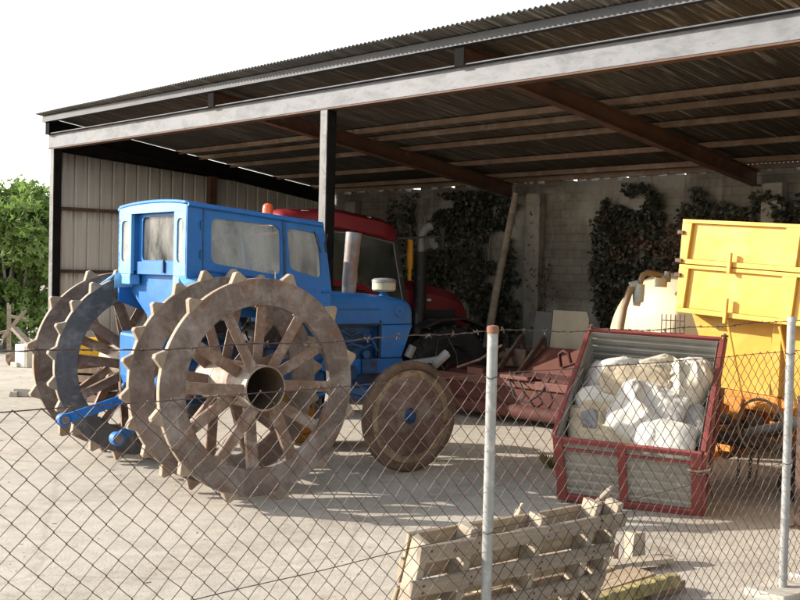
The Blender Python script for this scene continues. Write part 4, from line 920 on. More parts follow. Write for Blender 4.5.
# bin prop: timber wedged below the raised floor
bp = T.matrix_world @ Vector((BWD * .5, BL * .93, -.02))
o = thing('prop_crate', 'dark wooden crate hidden beneath the raised end of the bin', 'crate', (bp.x, bp.y, 0), yaw)
hh = bp.z - .03
mb = MB()
for i in range(4):
    z0 = hh * i / 4; mb.box(-.35, .35, -.2, -.18, z0 + .01, z0 + hh / 4 - .02); mb.box(-.35, .35, .18, .2, z0 + .01, z0 + hh / 4 - .02)
mb.build('slats', 'wood_dark', o, smooth=0)
mb = MB()
for x in (-.35, .30):
    for y in (-.179, .129): mb.box(x, x + .05, y, y + .05, 0, hh)
mb.build('corner_post', 'wood_dark', o, smooth=0)

def sack(label, c, size, rot, mat, seed, crum=.22, group='sacks piled in the tipped bin', patch=False, fold=0.0):
    """limp sack: pillow grid with wrinkles; c in bin coordinates, size full extents"""
    mw = Matrix(T.matrix_world)
    o = thing('feed_sack', label, 'sack', mw @ Vector(c), 0, group)
    o.matrix_world = Matrix.Translation(mw @ Vector(c)) @ mw.to_3x3().normalized().to_4x4() @ Euler([R_(a) for a in rot]).to_matrix().to_4x4()
    mb = MB(); N = 44; sx, sy, sz = (s / 2 for s in size)
    def f(sgn):
        def g(a, b):
            u, v = 2 * a - 1, 2 * b - 1
            k = max(0, (1 - abs(u) ** 3.2) * (1 - abs(v) ** 3.2)) ** .42
            pin = 1 - .10 * (abs(u) ** 4) * 1 - .0
            p = Vector((u * sx * (1 - .13 * v * v * abs(v)), v * sy * (1 - .10 * u * u), sgn * sz * k))
            q = Vector((u * 1.6 * sx / .3, v * 1.6 * sy / .3, seed * 3.7))
            wq = q * .8 + Vector((noise.noise(q * .7 + Vector((3, 0, 0))), noise.noise(q * .7 + Vector((0, 3, 0))), 0)) * 1.1
            an = seed * 1.3; rq = Vector((wq.x * math.cos(an) - wq.y * math.sin(an), (wq.x * math.sin(an) + wq.y * math.cos(an)) * .38, seed))
            ridge = (1 - min(1, abs(noise.noise(rq * 1.25)) * 2.6)) ** 2
            ridge2 = (1 - min(1, abs(noise.noise(rq * 2.7 + Vector((9, 2, 1)))) * 2.4)) ** 2
            n1 = noise.noise(wq * .8) * .55 + .42 * ridge * (.5 + noise.noise(wq)) + .16 * ridge2 + .05 * noise.noise(q * 5.0) - .2
            p.z += n1 * crum * min(size[0], size[1]) * (.35 + .65 * k) 
            p.x += noise.noise(q * 1.4 + Vector((5, 0, 0))) * .10 * sx; p.y += noise.noise(q * 1.4 + Vector((0, 5, 0))) * .12 * sy
            p.z += fold * (u * u) * sx
            return p
        return g
    mb.grid(f(1), N, N); mb.grid(f(-1), N, N); bmesh.ops.remove_doubles(mb.bm, verts=mb.bm.verts[:], dist=.0006)
    mb.build('sack_body', mat, o, smooth=180)
    # gathered mouth / hem
    mb = MB(); mb.tube([f(1)(.5 + .45 * math.cos(a) * 1.0, .985 if math.sin(a) >= 0 else .97) for a in (math.pi * k / 12 for k in range(13))], .006, 6); mb.build('sack_hem', mat, o, smooth=60)
    if patch:
        mb = MB(); mb.grid(lambda a, b: f(1)(.22 + .26 * a, .35 + .33 * b) + Vector((0, 0, .006)), 8, 8); mb.build('printed_patch', 'grey_patch', o, smooth=60)
    return o
sack('flat beige sack with a grey printed patch at the left of the bin', (.27, .36, .46), (.48, .50, .20), (8, 6, 12), 'sack_beige', 1, .20, patch=True)
sack('plump white sack lying in the right front corner of the bin', (.82, .19, .55), (.48, .36, .24), (12, -3, -2), 'sack_white', 2, .14)
sack('broad bright white sack draped over the middle of the pile', (.64, .47, .58), (.56, .56, .26), (16, 6, -16), 'sack_white', 3, .22)
sack('long white sack rolled and folded across the left side', (.36, .66, .56), (.66, .22, .22), (4, -4, 14), 'sack_white', 4, .32)
sack('small torn beige sack slumped behind the front panel', (.43, .20, .47), (.38, .30, .22), (10, 0, -25), 'sack_beige', 5, .30)
sack('crumpled white sack high on the left of the pile', (.44, .90, .56), (.54, .40, .30), (16, 8, 22), 'sack_white', 6, .28)
sack('crumpled cream white sack heaped against the right wall of the bin', (.88, .86, .56), (.40, .48, .34), (18, -8, -30), 'sack_cream', 7, .34)
sack('white sack with a peaked corner at the top of the pile', (.67, 1.00, .54), (.40, .36, .30), (30, 10, 45), 'sack_cream', 8, .34)
sack('grey plastic sack squeezed against the right side below the white ones', (.99, .52, .44), (.24, .46, .28), (4, -12, 6), 'sack_grey', 9, .30)
sack('upright grey sack against the left side of the bin', (.16, .94, .48), (.20, .36, .36), (20, 35, 8), 'sack_grey', 10, .26)
sack('grey sack underneath the whole pile on the bin floor', (.55, .64, .22), (.98, 1.0, .42), (0, 0, 0), 'sack_grey', 11, .08)
sack('flattened cream cardboard coloured sack folded over the front left beige one', (.30, .50, .57), (.36, .26, .05), (14, 8, -8), 'sack_beige', 13, .22)
sack('flat empty cream sack spread over the upper left heap', (.52, .74, .68), (.56, .30, .05), (18, 6, 10), 'sack_beige', 14, .22)
sack('white sack dropped into the gap at the upper right of the pile', (.92, 1.10, .50), (.32, .32, .28), (24, 5, 10), 'sack_white', 12, .34)

# ================================================================== YELLOW TRAILER
TRO = atD(672, 219, 10.0); TZ = TRO.z
T = thing('yellow_trailer', 'big yellow tipping trailer with boarded sides and slanted hopper', 'trailer', (TRO.x, TRO.y, 0), rot=(0, R_(3.3), -PSI))
TL, TW = 4.6, 2.0
zt, zm, zb = TZ, TZ - .405, TZ - .845
def board(z0, z1, y, s):
    mb = MB()
    mb.box(0, TL, y, y + s * .02, z0 + .045, z1 - .035)
    mb.box(0, TL, y - s * .035, y + s * .02, z1 - .034, z1); mb.box(0, TL, y - s * .035, y + s * .02, z0, z0 + .044)
    b = mb.build('side_board', 'yellow', T, smooth=0, bevel=.004)
    for x in (0, 1.0, 2.05, 3.1, 4.5):
        mb = MB(); mb.prism([(x, z0 + .0445), (x + .11 if x else .075, z0 + .0445), (x + .13 if x else .10, z1 - .0345), (x, z1 - .0345)], (0, y - s * .036, 0), (1, 0, 0), (0, 0, 1), (0, s * .035, 0)); mb.build('stile', 'yellow', b, smooth=0, bevel=.003)
    return b
for y, s in ((0, 1), (TW, -1)):
    board(zm + .004, zt, y, s); board(zb, zm - .004, y, s)
for x in (.0, TL - .03):
    mb = MB(); mb.box(x, x + .03, .021, TW - .021, zb, zm - .004); mb.box(x, x + .03, .021, TW - .021, zm + .004, zt); mb.build('end_board', 'yellow', T, smooth=0)
for x in (.50, 2.0, 3.4):
    for z0, z1 in ((zm - .05, zm + .13), (zb - .05, zb + .17)):
        mb = MB(); mb.box(x, x + .03, -.075, -.040, z0, z1); mb.build('board_catch', 'yellow', T, smooth=0, bevel=.004)
mb = MB()
for z in (zt - .12, zm + .03, zm - .10):
    mb = MB(); mb.cyl((-.04, -.02, z), (-.005, -.02, z), .02, n=10); mb.box(-.03, .03, -.06, -.037, z - .015, z + .015); mb.build('hinge_pin', 'rust_dark', T, smooth=40)
mb = MB()   # hopper: slanted ends, set back under the boards
A = [Vector((.01, .22, zb - .004)), Vector((TL - .01, .22, zb - .004)), Vector((TL - .01, TW - .10, zb - .004)), Vector((.01, TW - .10, zb - .004))]
B = [Vector((.28, .27, zb - .66)), Vector((TL - .5, .27, zb - .66)), Vector((TL - .5, TW - .18, zb - .66)), Vector((.28, TW - .18, zb - .66))]
mb.rings([B, A], True); mb.build('hopper', 'yellow', T, smooth=0)
mb = MB(); mb.box(.02, TL - .02, .021, .24, zb - .003, zb + .02); mb.build('floor_ledge', 'yellow', T, smooth=0)
for x in (.86, 1.40, 2.3, 3.1):
    mb = MB(); mb.obox((x, .145, zb - .006), (.08, 0, 0), (0, .10, 0), (0, .045, -.64)); mb.build('hopper_rib', 'yellow', T, smooth=0)
for x0, x1 in ((.53, .70), (1.02, 1.20), (1.13, 1.16), (2.3, 2.5)):
    mb = MB(); mb.cyl((x0, -.045, zb - .02), (x1, .02, zb - .68), .012, n=8); mb.build('stay_rod', 'yellow', T, smooth=40)
mb = MB(); mb.box(.40, TL - .6, .24, .40, zb - .80, zb - .665); mb.box(.62, TL - .6, TW - .42, TW - .30, zb - .80, zb - .665); mb.box(.62, .74, .401, TW - .421, zb - .79, zb - .67); mb.build('bed_frame', 'orange', T, smooth=0, bevel=.008)
mb = MB(); mb.box(.75, TL - .5, .45, .60, zb - 1.06, zb - .90); mb.box(.75, TL - .5, TW - .60, TW - .45, zb - 1.06, zb - .90); mb.box(.9, 1.1, .601, TW - .601, zb - 1.05, zb - .91); mb.box(1.2, 1.34, .1, .3, zb - .98, zb - .76); mb.build('chassis', 'orange', T, smooth=0, bevel=.008)
mb = MB(); mb.box(.55, .66, .08, .22, zb - .90, zb - .70); mb.cyl((.5, .15, zb - .75), (.95, .15, zb - .75), .05, n=12); mb.build('tip_hinge', 'orange', T, smooth=30, bevel=.006)
mb = MB(); mb.bar((.35, -.12, zb - 1.02), (1.35, -.10, zb - 1.00), .10, .09); mb.bar((1.35, -.10, zb - 1.0), (2.4, .4, zb - 1.0), .10, .09); mb.cyl((.28, -.12, zb - 1.02), (.36, -.12, zb - 1.02), .06, n=16); mb.bar((.75, -.10, zb - 1.06), (.95, .5, zb - .98), .07, .07); mb.build('drawbar', 'rust_dark', T, smooth=30, bevel=.008)
mb = MB()
for k, (x, y, zz) in enumerate(((.45, .05, zb - .92), (.6, .2, zb - .88), (.75, .05, zb - .90), (.5, .25, zb - 1.0))): mb.cyl((x, y, zz), (x + .12, y + .05, zz + .02), .05 + .01 * k, n=12)
mb.box(.40, .8, .1, .35, zb - 1.14, zb - 1.0); mb.build('hitch_block', 'rust_dark', T, smooth=30, bevel=.01)
def chain(pts):
    mb = MB(); pts = [Vector(p) for p in pts]
    for k, (a, b) in enumerate(zip(pts[:-1], pts[1:])):
        m = (a + b) / 2; d = (b - a) * .68; o_ = (Vector((1, 0, 0)) if k % 2 else Vector((0, 1, 0)))
        o_ = (o_ - d.normalized() * o_.dot(d.normalized())).normalized()
        mb.tube([m + d * math.cos(a_) + o_ * .014 * math.sin(a_) for a_ in (2 * math.pi * q / 10 for q in range(10))], .005, 5, closed=True)
    return mb.build('hanging_chain', 'rust_dark', T, smooth=60)
zc_ = zb - 1.06
chain([(.80, -.12, zc_ - .038 * k) for k in range(10)]); chain([(.90, -.11, zc_ - .038 * k) for k in range(10)])
chain([(.58 + .03 * k, -.14, zc_ - .012 * k * (7 - k)) for k in range(8)])
mb = MB(); mb.tube([Vector((1.02 + .21 * math.cos(a), -.22 - .02 * math.sin(a), zb - .86 + .23 * math.sin(a))) for a in (2 * math.pi * q / 40 for q in range(40))], .012, 8, closed=True); mb.build('hose_loop', 'brown_hose', T, smooth=60)
mb = MB(); mb.cyl((.86, -.16, zb - .95), (1.25, -.18, zb - .80), .035, n=14); mb.cyl((1.25, -.18, zb - .80), (1.5, -.18, zb - .72), .05, n=14); mb.build('drive_shaft', 'grey_steel', T, smooth=40)
mb = MB(); mb.cyl((1.05, -.30, .12), (1.05, -.24, zb - .98), .010, n=8); mb.build('prop_rod', 'rust_dark', T, smooth=40)
for y in (.1, TW - .1):
    for x in (2.45, 3.35):
        R = .38; mb = MB(); mb.lathe([(R * .55, -.11), (R * .8, -.13), (R, -.10), (R, .10), (R * .8, .13), (R * .55, .11)], (x, y, R + .02 - .06 * 0), (0, 1, 0), 36, True); wh = mb.build('wheel', 'rubber', T, smooth=35)
        wh.location.z = x * math.tan(R_(3.3)) * 1.0
        mb = MB(); mb.lathe([(R * .56, -.09), (R * .5, -.05), (.05, -.04), (.05, .04), (R * .5, .05), (R * .56, .09)], (x, y, R + .02), (0, 1, 0), 30); mb.build('wheel_rim', 'orange', wh, smooth=35)
mb = MB(); mb.cyl((1.30, -.1, zb - 1.05), (1.30, -.1, .2), .03, n=12); mb.lathe([(.05, -.03), (.13, -.035), (.13, .035), (.05, .03)], (1.30, -.1, .21), (0, 1, 0), 24, True); mb.build('jockey_wheel', 'rubber', T, smooth=40)

# rusty stake at the right edge
q = atG(797, 528)
o = thing('rusty_stake', 'thin rusty brown steel stake standing by the right fence post', 'stake', (q.x, q.y, 0), -.6)
mb = MB(); mb.box(-.02, .02, -.02, -.014, 0, .98); mb.box(-.02, -.014, -.0135, .02, 0, .98); mb.build('angle_bar', 'rust_dark', o, smooth=0)
mb = MB(); mb.lathe([(.05, 0), (.05, .01), (.02, .015)], (0, 0, 0), (0, 0, 1), 14); mb.build('foot_plate', 'rust_dark', o, smooth=30)

# ================================================================== CREAM TANK
TC = atD(671, 345, 11.4)
T = thing('slurry_tank', 'rounded cream tank with brown hose and valve beside the yellow trailer', 'tank', (TC.x, TC.y, 0), -PSI)
r = .76; zc = TC.z
mb = MB(); mb.lathe([(.01, -.30)] + [(r * math.sin(R_(a)), -.30 * math.cos(R_(a))) for a in range(10, 90, 8)] + [(r, .02), (r, 1.25)] + [(r * math.cos(R_(a)), 1.25 + .30 * math.sin(R_(a))) for a in range(8, 90, 8)] + [(.01, 1.55)], (0, 0, zc), (0, 1, 0), 56)
mb.build('barrel', 'tank', T, smooth=60)
mb = MB()
for y in (.2, 1.0):
    mb.box(-.55, .55, y, y + .10, .06, zc - r + .12); mb.box(-.60, -.50, y, y + .1, .06, zc - .35); mb.box(.50, .60, y, y + .1, .06, zc - .35)
mb.box(-.5, -.4, -.2, 1.4, 0, .059); mb.box(.4, .5, -.2, 1.4, 0, .059); mb.build('cradle', 'orange', T, smooth=0)
L = lambda px, py, d: to_local(atD(px, py, d), (TC.x, TC.y), -PSI)
mb = MB(); hp = [L(619, 345, 10.95), L(621, 325, 10.95), L(624, 308, 10.95), L(629, 293, 10.98), L(633, 285, 11.0)]; mb.tube(hp, .035, 12); mb.build('hose', 'brown_hose', T, smooth=60)
mb = MB(); mb.tube([L(638, 292, 11.0), L(640, 283, 11.0), L(643, 275, 11.0), L(648, 272.5, 11.02), L(655, 274, 11.08), L(662, 276, 11.12)], .030, 12); mb.build('elbow_pipe', 'brown_hose', T, smooth=60)
mb = MB(); mb.tube([L(638, 302, 11.0), L(638.5, 294, 11.0), L(640, 284, 11.0)], [.055, .06, .05], 16); mb.cyl(L(630, 286, 11.0), L(638, 284, 11.0), .04, n=14); mb.build('valve_body', 'valve', T, smooth=40)
mb = MB(); mb.cyl(L(636.5, 306, 11.0), L(637.5, 298, 11.0), .035, .05, n=14); mb.build('valve_cup', 'cream_plastic', T, smooth=40)
mb = MB(); mb.cyl(L(660.5, 287, 11.1), L(661, 278, 11.1), .065, n=18); mb.cyl(L(660, 280, 11.1), L(662, 280.5, 11.1), .05, n=14); mb.build('filler_neck', 'tank', T, smooth=40)
a = L(664, 282, 11.08); mb = MB(); mb.obox(a, (.05, 0, 0), (0, .05, 0), (0, 0, .11)); mb.build('gauge_box', 'grey_steel', T, smooth=0, bevel=.006)
# wire crate panel in front of the tank
a = atD(661, 345, 10.75); a2 = atD(661, 314, 10.75)
o = thing('wire_panel', 'small brown wire grid panel standing between tank and trailer', 'wire panel', (a.x, a.y, 0), -PSI * .6)
mb = MB()
for k in range(6): mb.tube([(.045 * k, 0, 0), (.045 * k, 0, a2.z)], .005, 5)
mb.build('upright_wire', 'rust_wire', o, smooth=60)
mb = MB()
for k in range(12): mb.tube([(0, .006, a2.z * (k + .5) / 12), (.225, .006, a2.z * (k + .5) / 12)], .005, 5)
mb.build('cross_wire', 'rust_wire', o, smooth=60)

# ================================================================== PALLETS AND TIMBER
def rough_box(mb, o, ax, ay, az, rng, j=.006):
    o, ax, ay, az = map(Vector, (o, ax, ay, az))
    n = max(2, int(ax.length / .12)); rs = []
    for i in range(n + 1):
        p = o + ax * (i / n); d = [Vector((rng.uniform(-j, j), rng.uniform(-j, j), rng.uniform(-j, j))) for _ in range(4)]
        if 0 < i < n: d = [x * .5 for x in d]
        rs.append([p + d[0], p + ay + d[1], p + ay + az + d[2], p + az + d[3]])
    mb.rings(rs, True)
a, b = atD(421, 545, 4.42), atD(626, 511, 5.32)
ex = (b - a).normalized(); PLN = (b - a).length
nh = Vector((-ex.y, ex.x, 0)).normalized()     # into the yard
# top edge at a..b; the face drops down and into the yard
ht = a.z - .02; tilt = math.atan2(.26, 1.0)
dn = (Vector((0, 0, -1)) * math.cos(tilt) + nh * math.sin(tilt)).normalized()
fn = ex.cross(dn).normalized()
if fn.dot(nh) > 0: fn = -fn                    # face normal towards the fence side
PH = ht / math.cos(tilt)
T = frame_thing('leaning_pallet', 'weathered grey pallet leaning up against the wire fence', 'pallet', a + dn * PH, ex, -dn, ex.cross(-dn), 'broken pallets by the fence')
rng = random.Random(3); FS = 1 if ex.cross(-dn).dot(fn) > 0 else -1
nb = 5
for k in range(nb):
    y = PH - .075 - k * (PH - .085) / (nb - 1)
    mb = MB(); rough_box(mb, (-.01 + rng.uniform(-.02, .02) - .006 * k, y, 0), (PLN - .02 - .035 * k * .3 + rng.uniform(-.03, .03), rng.uniform(-.006, .006), 0), (0, .072, 0), (0, 0, FS * .02), rng); mb.build('deck_board', 'wood_grey', T, smooth=0, bevel=.003)
for fx, ex_t in ((.005, .0), (.20, .03), (.53, .022), (.80, .05), (.93, .03)):
    mb = MB(); rough_box(mb, (PLN * fx, -.0, -FS * .003), (0, PH + ex_t, 0), (.036, 0, 0), (0, 0, -FS * .085), rng, .005); mb.build('stringer', 'wood_pale', T, smooth=0, bevel=.003)
for y in [.01 + (PH - .11) * k / 5 for k in range(6)]:
    mb = MB(); rough_box(mb, (0, y, -FS * .092), (PLN - .03, 0, 0), (0, .105, 0), (0, 0, -FS * .018), rng); mb.build('back_board', 'wood_tan', T, smooth=0, bevel=.003)
mb = MB()
for k in range(nb):
    y = PH - .075 - k * (PH - .085) / (nb - 1) + .036
    for fx in (.02, .22, .55, .82): mb.cyl((PLN * fx + .01, y + .015, FS * .019), (PLN * fx + .01, y + .015, FS * .0225), .006, n=8); mb.cyl((PLN * fx + .012, y - .018, FS * .019), (PLN * fx + .012, y - .018, FS * .0225), .005, n=8)
    if k < 3: mb.cyl((PLN * (.13 + .27 * k), y, FS * .0185), (PLN * (.13 + .27 * k), y, FS * .0215), .011, n=10)
mb.build('nail_head', 'rust_dark', T, smooth=0)
# flat pallet with the mossy beam
c0, c1 = atG(601, 598, .13), atG(676, 576, .13)
ex = (c1 - c0); ex.z = 0; PL2 = ex.length + .35; ex.normalize(); ey = Vector((-ex.y, ex.x, 0))
T = frame_thing('flat_pallet', 'broken pallet lying flat with a yellow mossy edge beam', 'pallet', Vector((c1.x, c1.y, 0)) - ex * PL2, ex, ey, Vector((0, 0, 1)), 'broken pallets by the fence')
mb = MB(); rough_box(mb, (0, -.03, .075), (PL2, 0, 0), (0, .075, 0), (0, 0, .07), rng, .008)
for k in range(7): rough_box(mb, (.12 + k * PL2 / 8 + rng.uniform(-.02, .02), -.034, .10), (.06, 0, 0), (0, .05, 0), (0, 0, .055), rng, .008)
mb.build('edge_beam', 'wood_moss', T, smooth=0, bevel=.004)
for k in range(6):
    mb = MB(); y = .09 + k * .135; rough_box(mb, (-.05 + rng.uniform(-.03, .03), y, .10), (PL2 * 1.0 + rng.uniform(-.1, .05), rng.uniform(-.03, .03), 0), (0, .095, 0), (0, 0, .022), rng); mb.build('deck_board', 'wood_tan', T, smooth=0, bevel=.003)
for k in range(3):
    mb = MB(); rough_box(mb, (.05 + k * PL2 * .35, -.02, 0), (0, .8, 0), (.07, 0, 0), (0, 0, .075), rng); mb.build('stringer', 'wood_dark', T, smooth=0, bevel=.003)
def timber(label, a, b, wd, th, mat, name='timber_offcut', group='timber scraps around the pallets'):
    a, b = Vector(a), Vector(b); o = thing(name, label, 'timber', (a.x, a.y, 0), 0, group)
    mb = MB(); d = b - a; up_ = Vector((0, 0, 1)); sd_ = d.cross(up_)
    sd_ = sd_.normalized() if sd_.length > 1e-5 else Vector((1, 0, 0)); u_ = sd_.cross(d).normalized()
    rough_box(mb, a - Vector((a.x, a.y, 0)) - sd_ * wd / 2 - u_ * th / 2, d, sd_ * wd, u_ * th, rng, .004)
    # split end
    rough_box(mb, b - Vector((a.x, a.y, 0)) - sd_ * wd / 2 * .9 - u_ * th / 2 + u_ * .003, d.normalized() * .035, sd_ * wd * .45, u_ * th * .6, rng, .004)
    ob = mb.build('board', mat, o, smooth=0, bevel=.002); return o
timber('dark plank lying in front of the mossy pallet beam', atG(612, 606, .04), atG(678, 583, .04), .10, .05, 'wood_dark')
timber('thin pale stick poking up behind the top edge of the leaning pallet', atD(579, 520, 5.42), atD(609, 490, 5.6), .018, .018, 'wood_pale')
timber('short split stake standing above the middle of the leaning pallet', atD(508, 535, 4.95), atD(520, 510, 5.0), .03, .022, 'wood_pale')
timber('long weathered board lying behind the leaning pallet', atG(600, 566, .05), atG(668, 558, .05), .12, .03, 'wood_pale')
# rubble lump
def lump(name, label, cat, p, size, mat, seed, group=None, sq=.6):
    o = thing(name, label, cat, (p[0], p[1], 0), 0, group); bm_ = MB()
    bmesh.ops.create_icosphere(bm_.bm, subdivisions=3, radius=1)
    for v in bm_.bm.verts:
        c = v.co.copy(); m = max(abs(c.x), abs(c.y), abs(c.z)); c = c.lerp(c / m, sq)
        c *= 1 + .22 * noise.noise(c * 1.5 + Vector((seed, 0, 0))) + .06 * noise.noise(c * 5 + Vector((0, seed, 0)))
        v.co = Vector((c.x * size[0] / 2, c.y * size[1] / 2, (c.z + .95) * size[2] / 2))
    bm_.build('lump', mat, o, smooth=40); return o
q = atG(634, 562); o = thing('wood_block', 'thick pale block of wood standing beside the right end of the leaning pallet', 'timber', (q.x, q.y, 0), .5)
mb = MB(); rough_box(mb, (-.05, -.05, 0), (.01, .02, .19), (.10, 0, 0), (0, .09, .0), rng, .008); mb.build('block_body', 'wood_pale', o, smooth=0, bevel=.004)
mb = MB(); rough_box(mb, (-.12, .06, 0), (.02, .02, .10), (.06, .02, 0), (-.01, .05, .0), rng, .008); mb.build('block_offcut', 'wood_grey', o, smooth=0, bevel=.004)

# left background clutter
q = atG(24, 367)
o = thing('white_block', 'whitish upright block standing at the foot of the fig tree', 'block', (q.x, q.y, 0), -.5)
mb = MB(); mb.box(-.12, .12, -.1, .1, 0, .40); mb.build('block_body', 'plastic_white', o, smooth=0, bevel=.015)
mb = MB(); mb.box(.125, .165, -.09, .09, 0, .37); mb.box(-.16, .0, -.16, -.11, 0, .09); mb.build('side_slab', 'concrete', o, smooth=0, bevel=.01)
lump('loose_stone', 'brown stone leaning left of the white block', 'stone', tuple(atG(13, 365))[:2], (.22, .2, .24), 'wood_dark', 8.0)
q = atG(26, 396)
o = thing('concrete_kerb_piece', 'low broken concrete kerb piece on the sunny yard', 'rubble', (q.x, q.y, 0), .1)
mb = MB(); rough_box(mb, (-.16, -.07, 0), (.30, 0, 0), (0, .13, 0), (0, 0, .10), rng, .012); rough_box(mb, (-.19, -.12, 0), (.10, 0, 0), (0, .10, 0), (0, 0, .07), rng, .012); mb.build('kerb_body', 'concrete', o, smooth=0, bevel=.008)
G2 = 'old planks heaped by the fig tree'
timber('plank tilted up to the right on the heap by the fig tree', atD(3, 338, 20), atD(24, 312, 20), .10, .05, 'wood_grey', 'old_plank', G2)
timber('plank sloping down to the white block', atD(14, 328, 19.6), atD(32, 347, 19.4), .14, .06, 'wood_grey', 'old_plank', G2)
timber('thin upright post in the heap by the fig tree', atD(9, 352, 20.2), atD(9, 305, 20.2), .06, .06, 'wood_grey', 'old_plank', G2)
timber('plank lying level across the heap by the fig tree', atD(-12, 335, 20), atD(14, 330, 20.1), .12, .05, 'wood_grey', 'old_plank', G2)
timber('short crosswise plank above the heap', atD(10, 316, 20.1), atD(26, 320, 20.1), .08, .05, 'wood_grey', 'old_plank', G2)
# clutter seen through the far cage wheels
q = shedw(1.1, .9)
o = thing('white_barrel', 'white plastic barrel standing near the ribbed side wall', 'barrel', (q.x, q.y, 0))
mb = MB(); mb.lathe([(.25, 0), (.27, .03), (.27, .28), (.285, .30), (.27, .32), (.27, .60), (.285, .62), (.27, .64), (.26, .84), (.2, .88), (.01, .88)], (0, 0, 0), (0, 0, 1), 32); mb.build('barrel_body', 'plastic_white', o, smooth=40)
mb = MB(); mb.cyl((.12, 0, .88), (.12, 0, .91), .04, n=12); mb.build('bung', 'black_steel', o, smooth=40)
q = atD(88, 352, 14.6)
o = thing('yellow_drum', 'yellow plastic drum resting on the dark crates by the side wall', 'drum', (q.x, q.y, q.z - .14))
mb = MB(); mb.lathe([(.14, -.22), (.17, -.20), (.17, .2), (.14, .22)], (0, 0, .17), (1, .3, 0), 28); mb.build('drum_body', 'plastic_yellow', o, smooth=40)
mb = MB(); mb.cyl((.21, .066, .22), (.27, .08, .22), .03, n=10); mb.build('drum_cap', 'black_steel', o, smooth=40)
zt_ = q.z - .14
o = thing('dark_crate', 'dark slatted crate carrying the yellow drum', 'crate', (q.x, q.y, 0), -.3)
mb = MB()
for i in range(4): mb.box(-.34, .34, -.25, .25, i * zt_ / 4 + .01, (i + .8) * zt_ / 4)
mb.build('slats', 'wood_dark', o, smooth=0)
mb = MB()
for x in (-.36, .32):
    for y in (-.27, .23): mb.box(x, x + .04, y, y + .04, 0, zt_ - .002)
mb.build('corner_post', 'wood_dark', o, smooth=0)

# ================================================================== CHAIN LINK FENCE
F1, FD = Vector((.387, 4.4969, 0)), Vector((.7152, .6989, 0)); FD.normalize(); FN = Vector((-FD.y, FD.x, 0)); SP = 2.66
T = thing('chain_link_fence', 'rusty chain link fence with galvanised posts and barbed wire across the foreground', 'fence', F1, math.atan2(FD.y, FD.x))
rng = random.Random(21)
X0, X1, ZM = -SP * 1.0, SP * 1.98, 1.412
def warp(x, zz):
    k = min(1.0, max(0.0, (1.40 - zz) * 6))
    return Vector((x + k * (.016 * noise.noise(Vector((x * 1.3, zz * 2, 1))) + .006 * noise.noise(Vector((x * 6, zz * 6, 2)))), .03 + k * .028 * noise.noise(Vector((x * .9, zz * 1.4, 5))),
                   zz + .020 * noise.noise(Vector((x * 1.1, zz * 1.2, 8))) + .007 * noise.noise(Vector((x * 6, zz * 5, 3)))))
CWD, CHH = .088, .082
mb = MB(); nw = int((X1 - X0) / (CWD / 2)); nzz = int(ZM / (CHH / 2))
for i in range(nw):
    pts = []
    for k in range(nzz + 1):
        x = X0 + i * CWD / 2 + (CWD / 2 + .0016 if (k + i) % 2 else -.0016); zz = ZM - k * CHH / 2
        p = warp(x, zz); p.y += .0022 * (1 if (i % 2) else -1) * (1 if (k + i) % 2 else -1)
        pts.append(p)
    mb.tube(pts, .0021, 5)
mb.build('wire_mesh', 'rust_wire', T, smooth=70)
def strand(zf, r=.0021, y=.03):
    mb = MB(); n_ = 120
    pts = [Vector((X0 + (X1 - X0) * k / n_, y, zf(X0 + (X1 - X0) * k / n_))) for k in range(n_ + 1)]
    mb.tube(pts, r, 5); return mb
sag = lambda x: -.022 * math.sin(math.pi * ((x % SP) / SP)) + .004 * math.sin(x * 9)
strand(lambda x: ZM + .004 + .3 * sag(x)).build('tension_wire', 'rust_wire', T, smooth=70)
strand(lambda x: .76 + .4 * sag(x), .0018, .024).build('tension_wire', 'rust_wire', T, smooth=70)
mb = strand(lambda x: 1.597 + sag(x), .0017, .026)
n_ = 400; tw = [Vector((X0 + (X1 - X0) * k / n_, .026 + .003 * math.cos(k * 1.3), 1.597 + sag(X0 + (X1 - X0) * k / n_) + .003 * math.sin(k * 1.3))) for k in range(n_ + 1)]
mb.tube(tw, .0014, 5)
x = X0 + .05
while x < X1:
    c = Vector((x, .026, 1.597 + sag(x)))
    for k in range(4):
        a = rng.uniform(0, 6.28); d = Vector((rng.uniform(-.6, .6), math.cos(a), math.sin(a))).normalized(); mb.tube([c + Vector(((k - 1.5) * .004, 0, 0)), c + d * .016 + Vector(((k - 1.5) * .004, 0, 0))], [.0018, .0007], 5)
    mb.tube([c + Vector((t_ * .004 - .008, .005 * math.cos(t_ * 2), .005 * math.sin(t_ * 2))) for t_ in range(5)], .0016, 5)
    x += rng.uniform(.14, .18)
mb.build('barbed_wire', 'rust_wire', T, smooth=70)
for k in (-1, 0, 1, 2):
    r = .0225 if k < 1 else .0245
    lean = -.012 if k == 1 else 0
    mb = MB(); mb.tube([(k * SP - .0, 0, 0), (k * SP, 0, 1.6)], r, 20); po = mb.build('post', 'galv', T, smooth=50)
    mb = MB(); mb.lathe([(r + .003, 0), (r + .003, .022), (r, .030), (.004, .034)], (k * SP, 0, 1.588), (0, 0, 1), 20); mb.build('post_cap', 'rust_cap' if k != 1 else 'galv', po, smooth=40)
    for zz in (1.405, .76):
        mb = MB(); mb.tube([(k * SP + (r + .004) * math.cos(a), (r + .004) * math.sin(a), zz + .004 * math.sin(3 * a)) for a in (2 * math.pi * q_ / 16 for q_ in range(16))], .002, 5, closed=True)
        mb.build('tie_wire', 'rust_wire', po, smooth=60)
mb = MB()
for k in (1, 2): rough_box(mb, (k * SP - .22, -.13, -.02), (.46, 0, 0), (0, .26, 0), (0, 0, .05), rng, .014)
rough_box(mb, (SP + .24, -.10, -.02), (2.1, 0, 0), (0, .2, 0), (0, 0, .065), rng, .012)
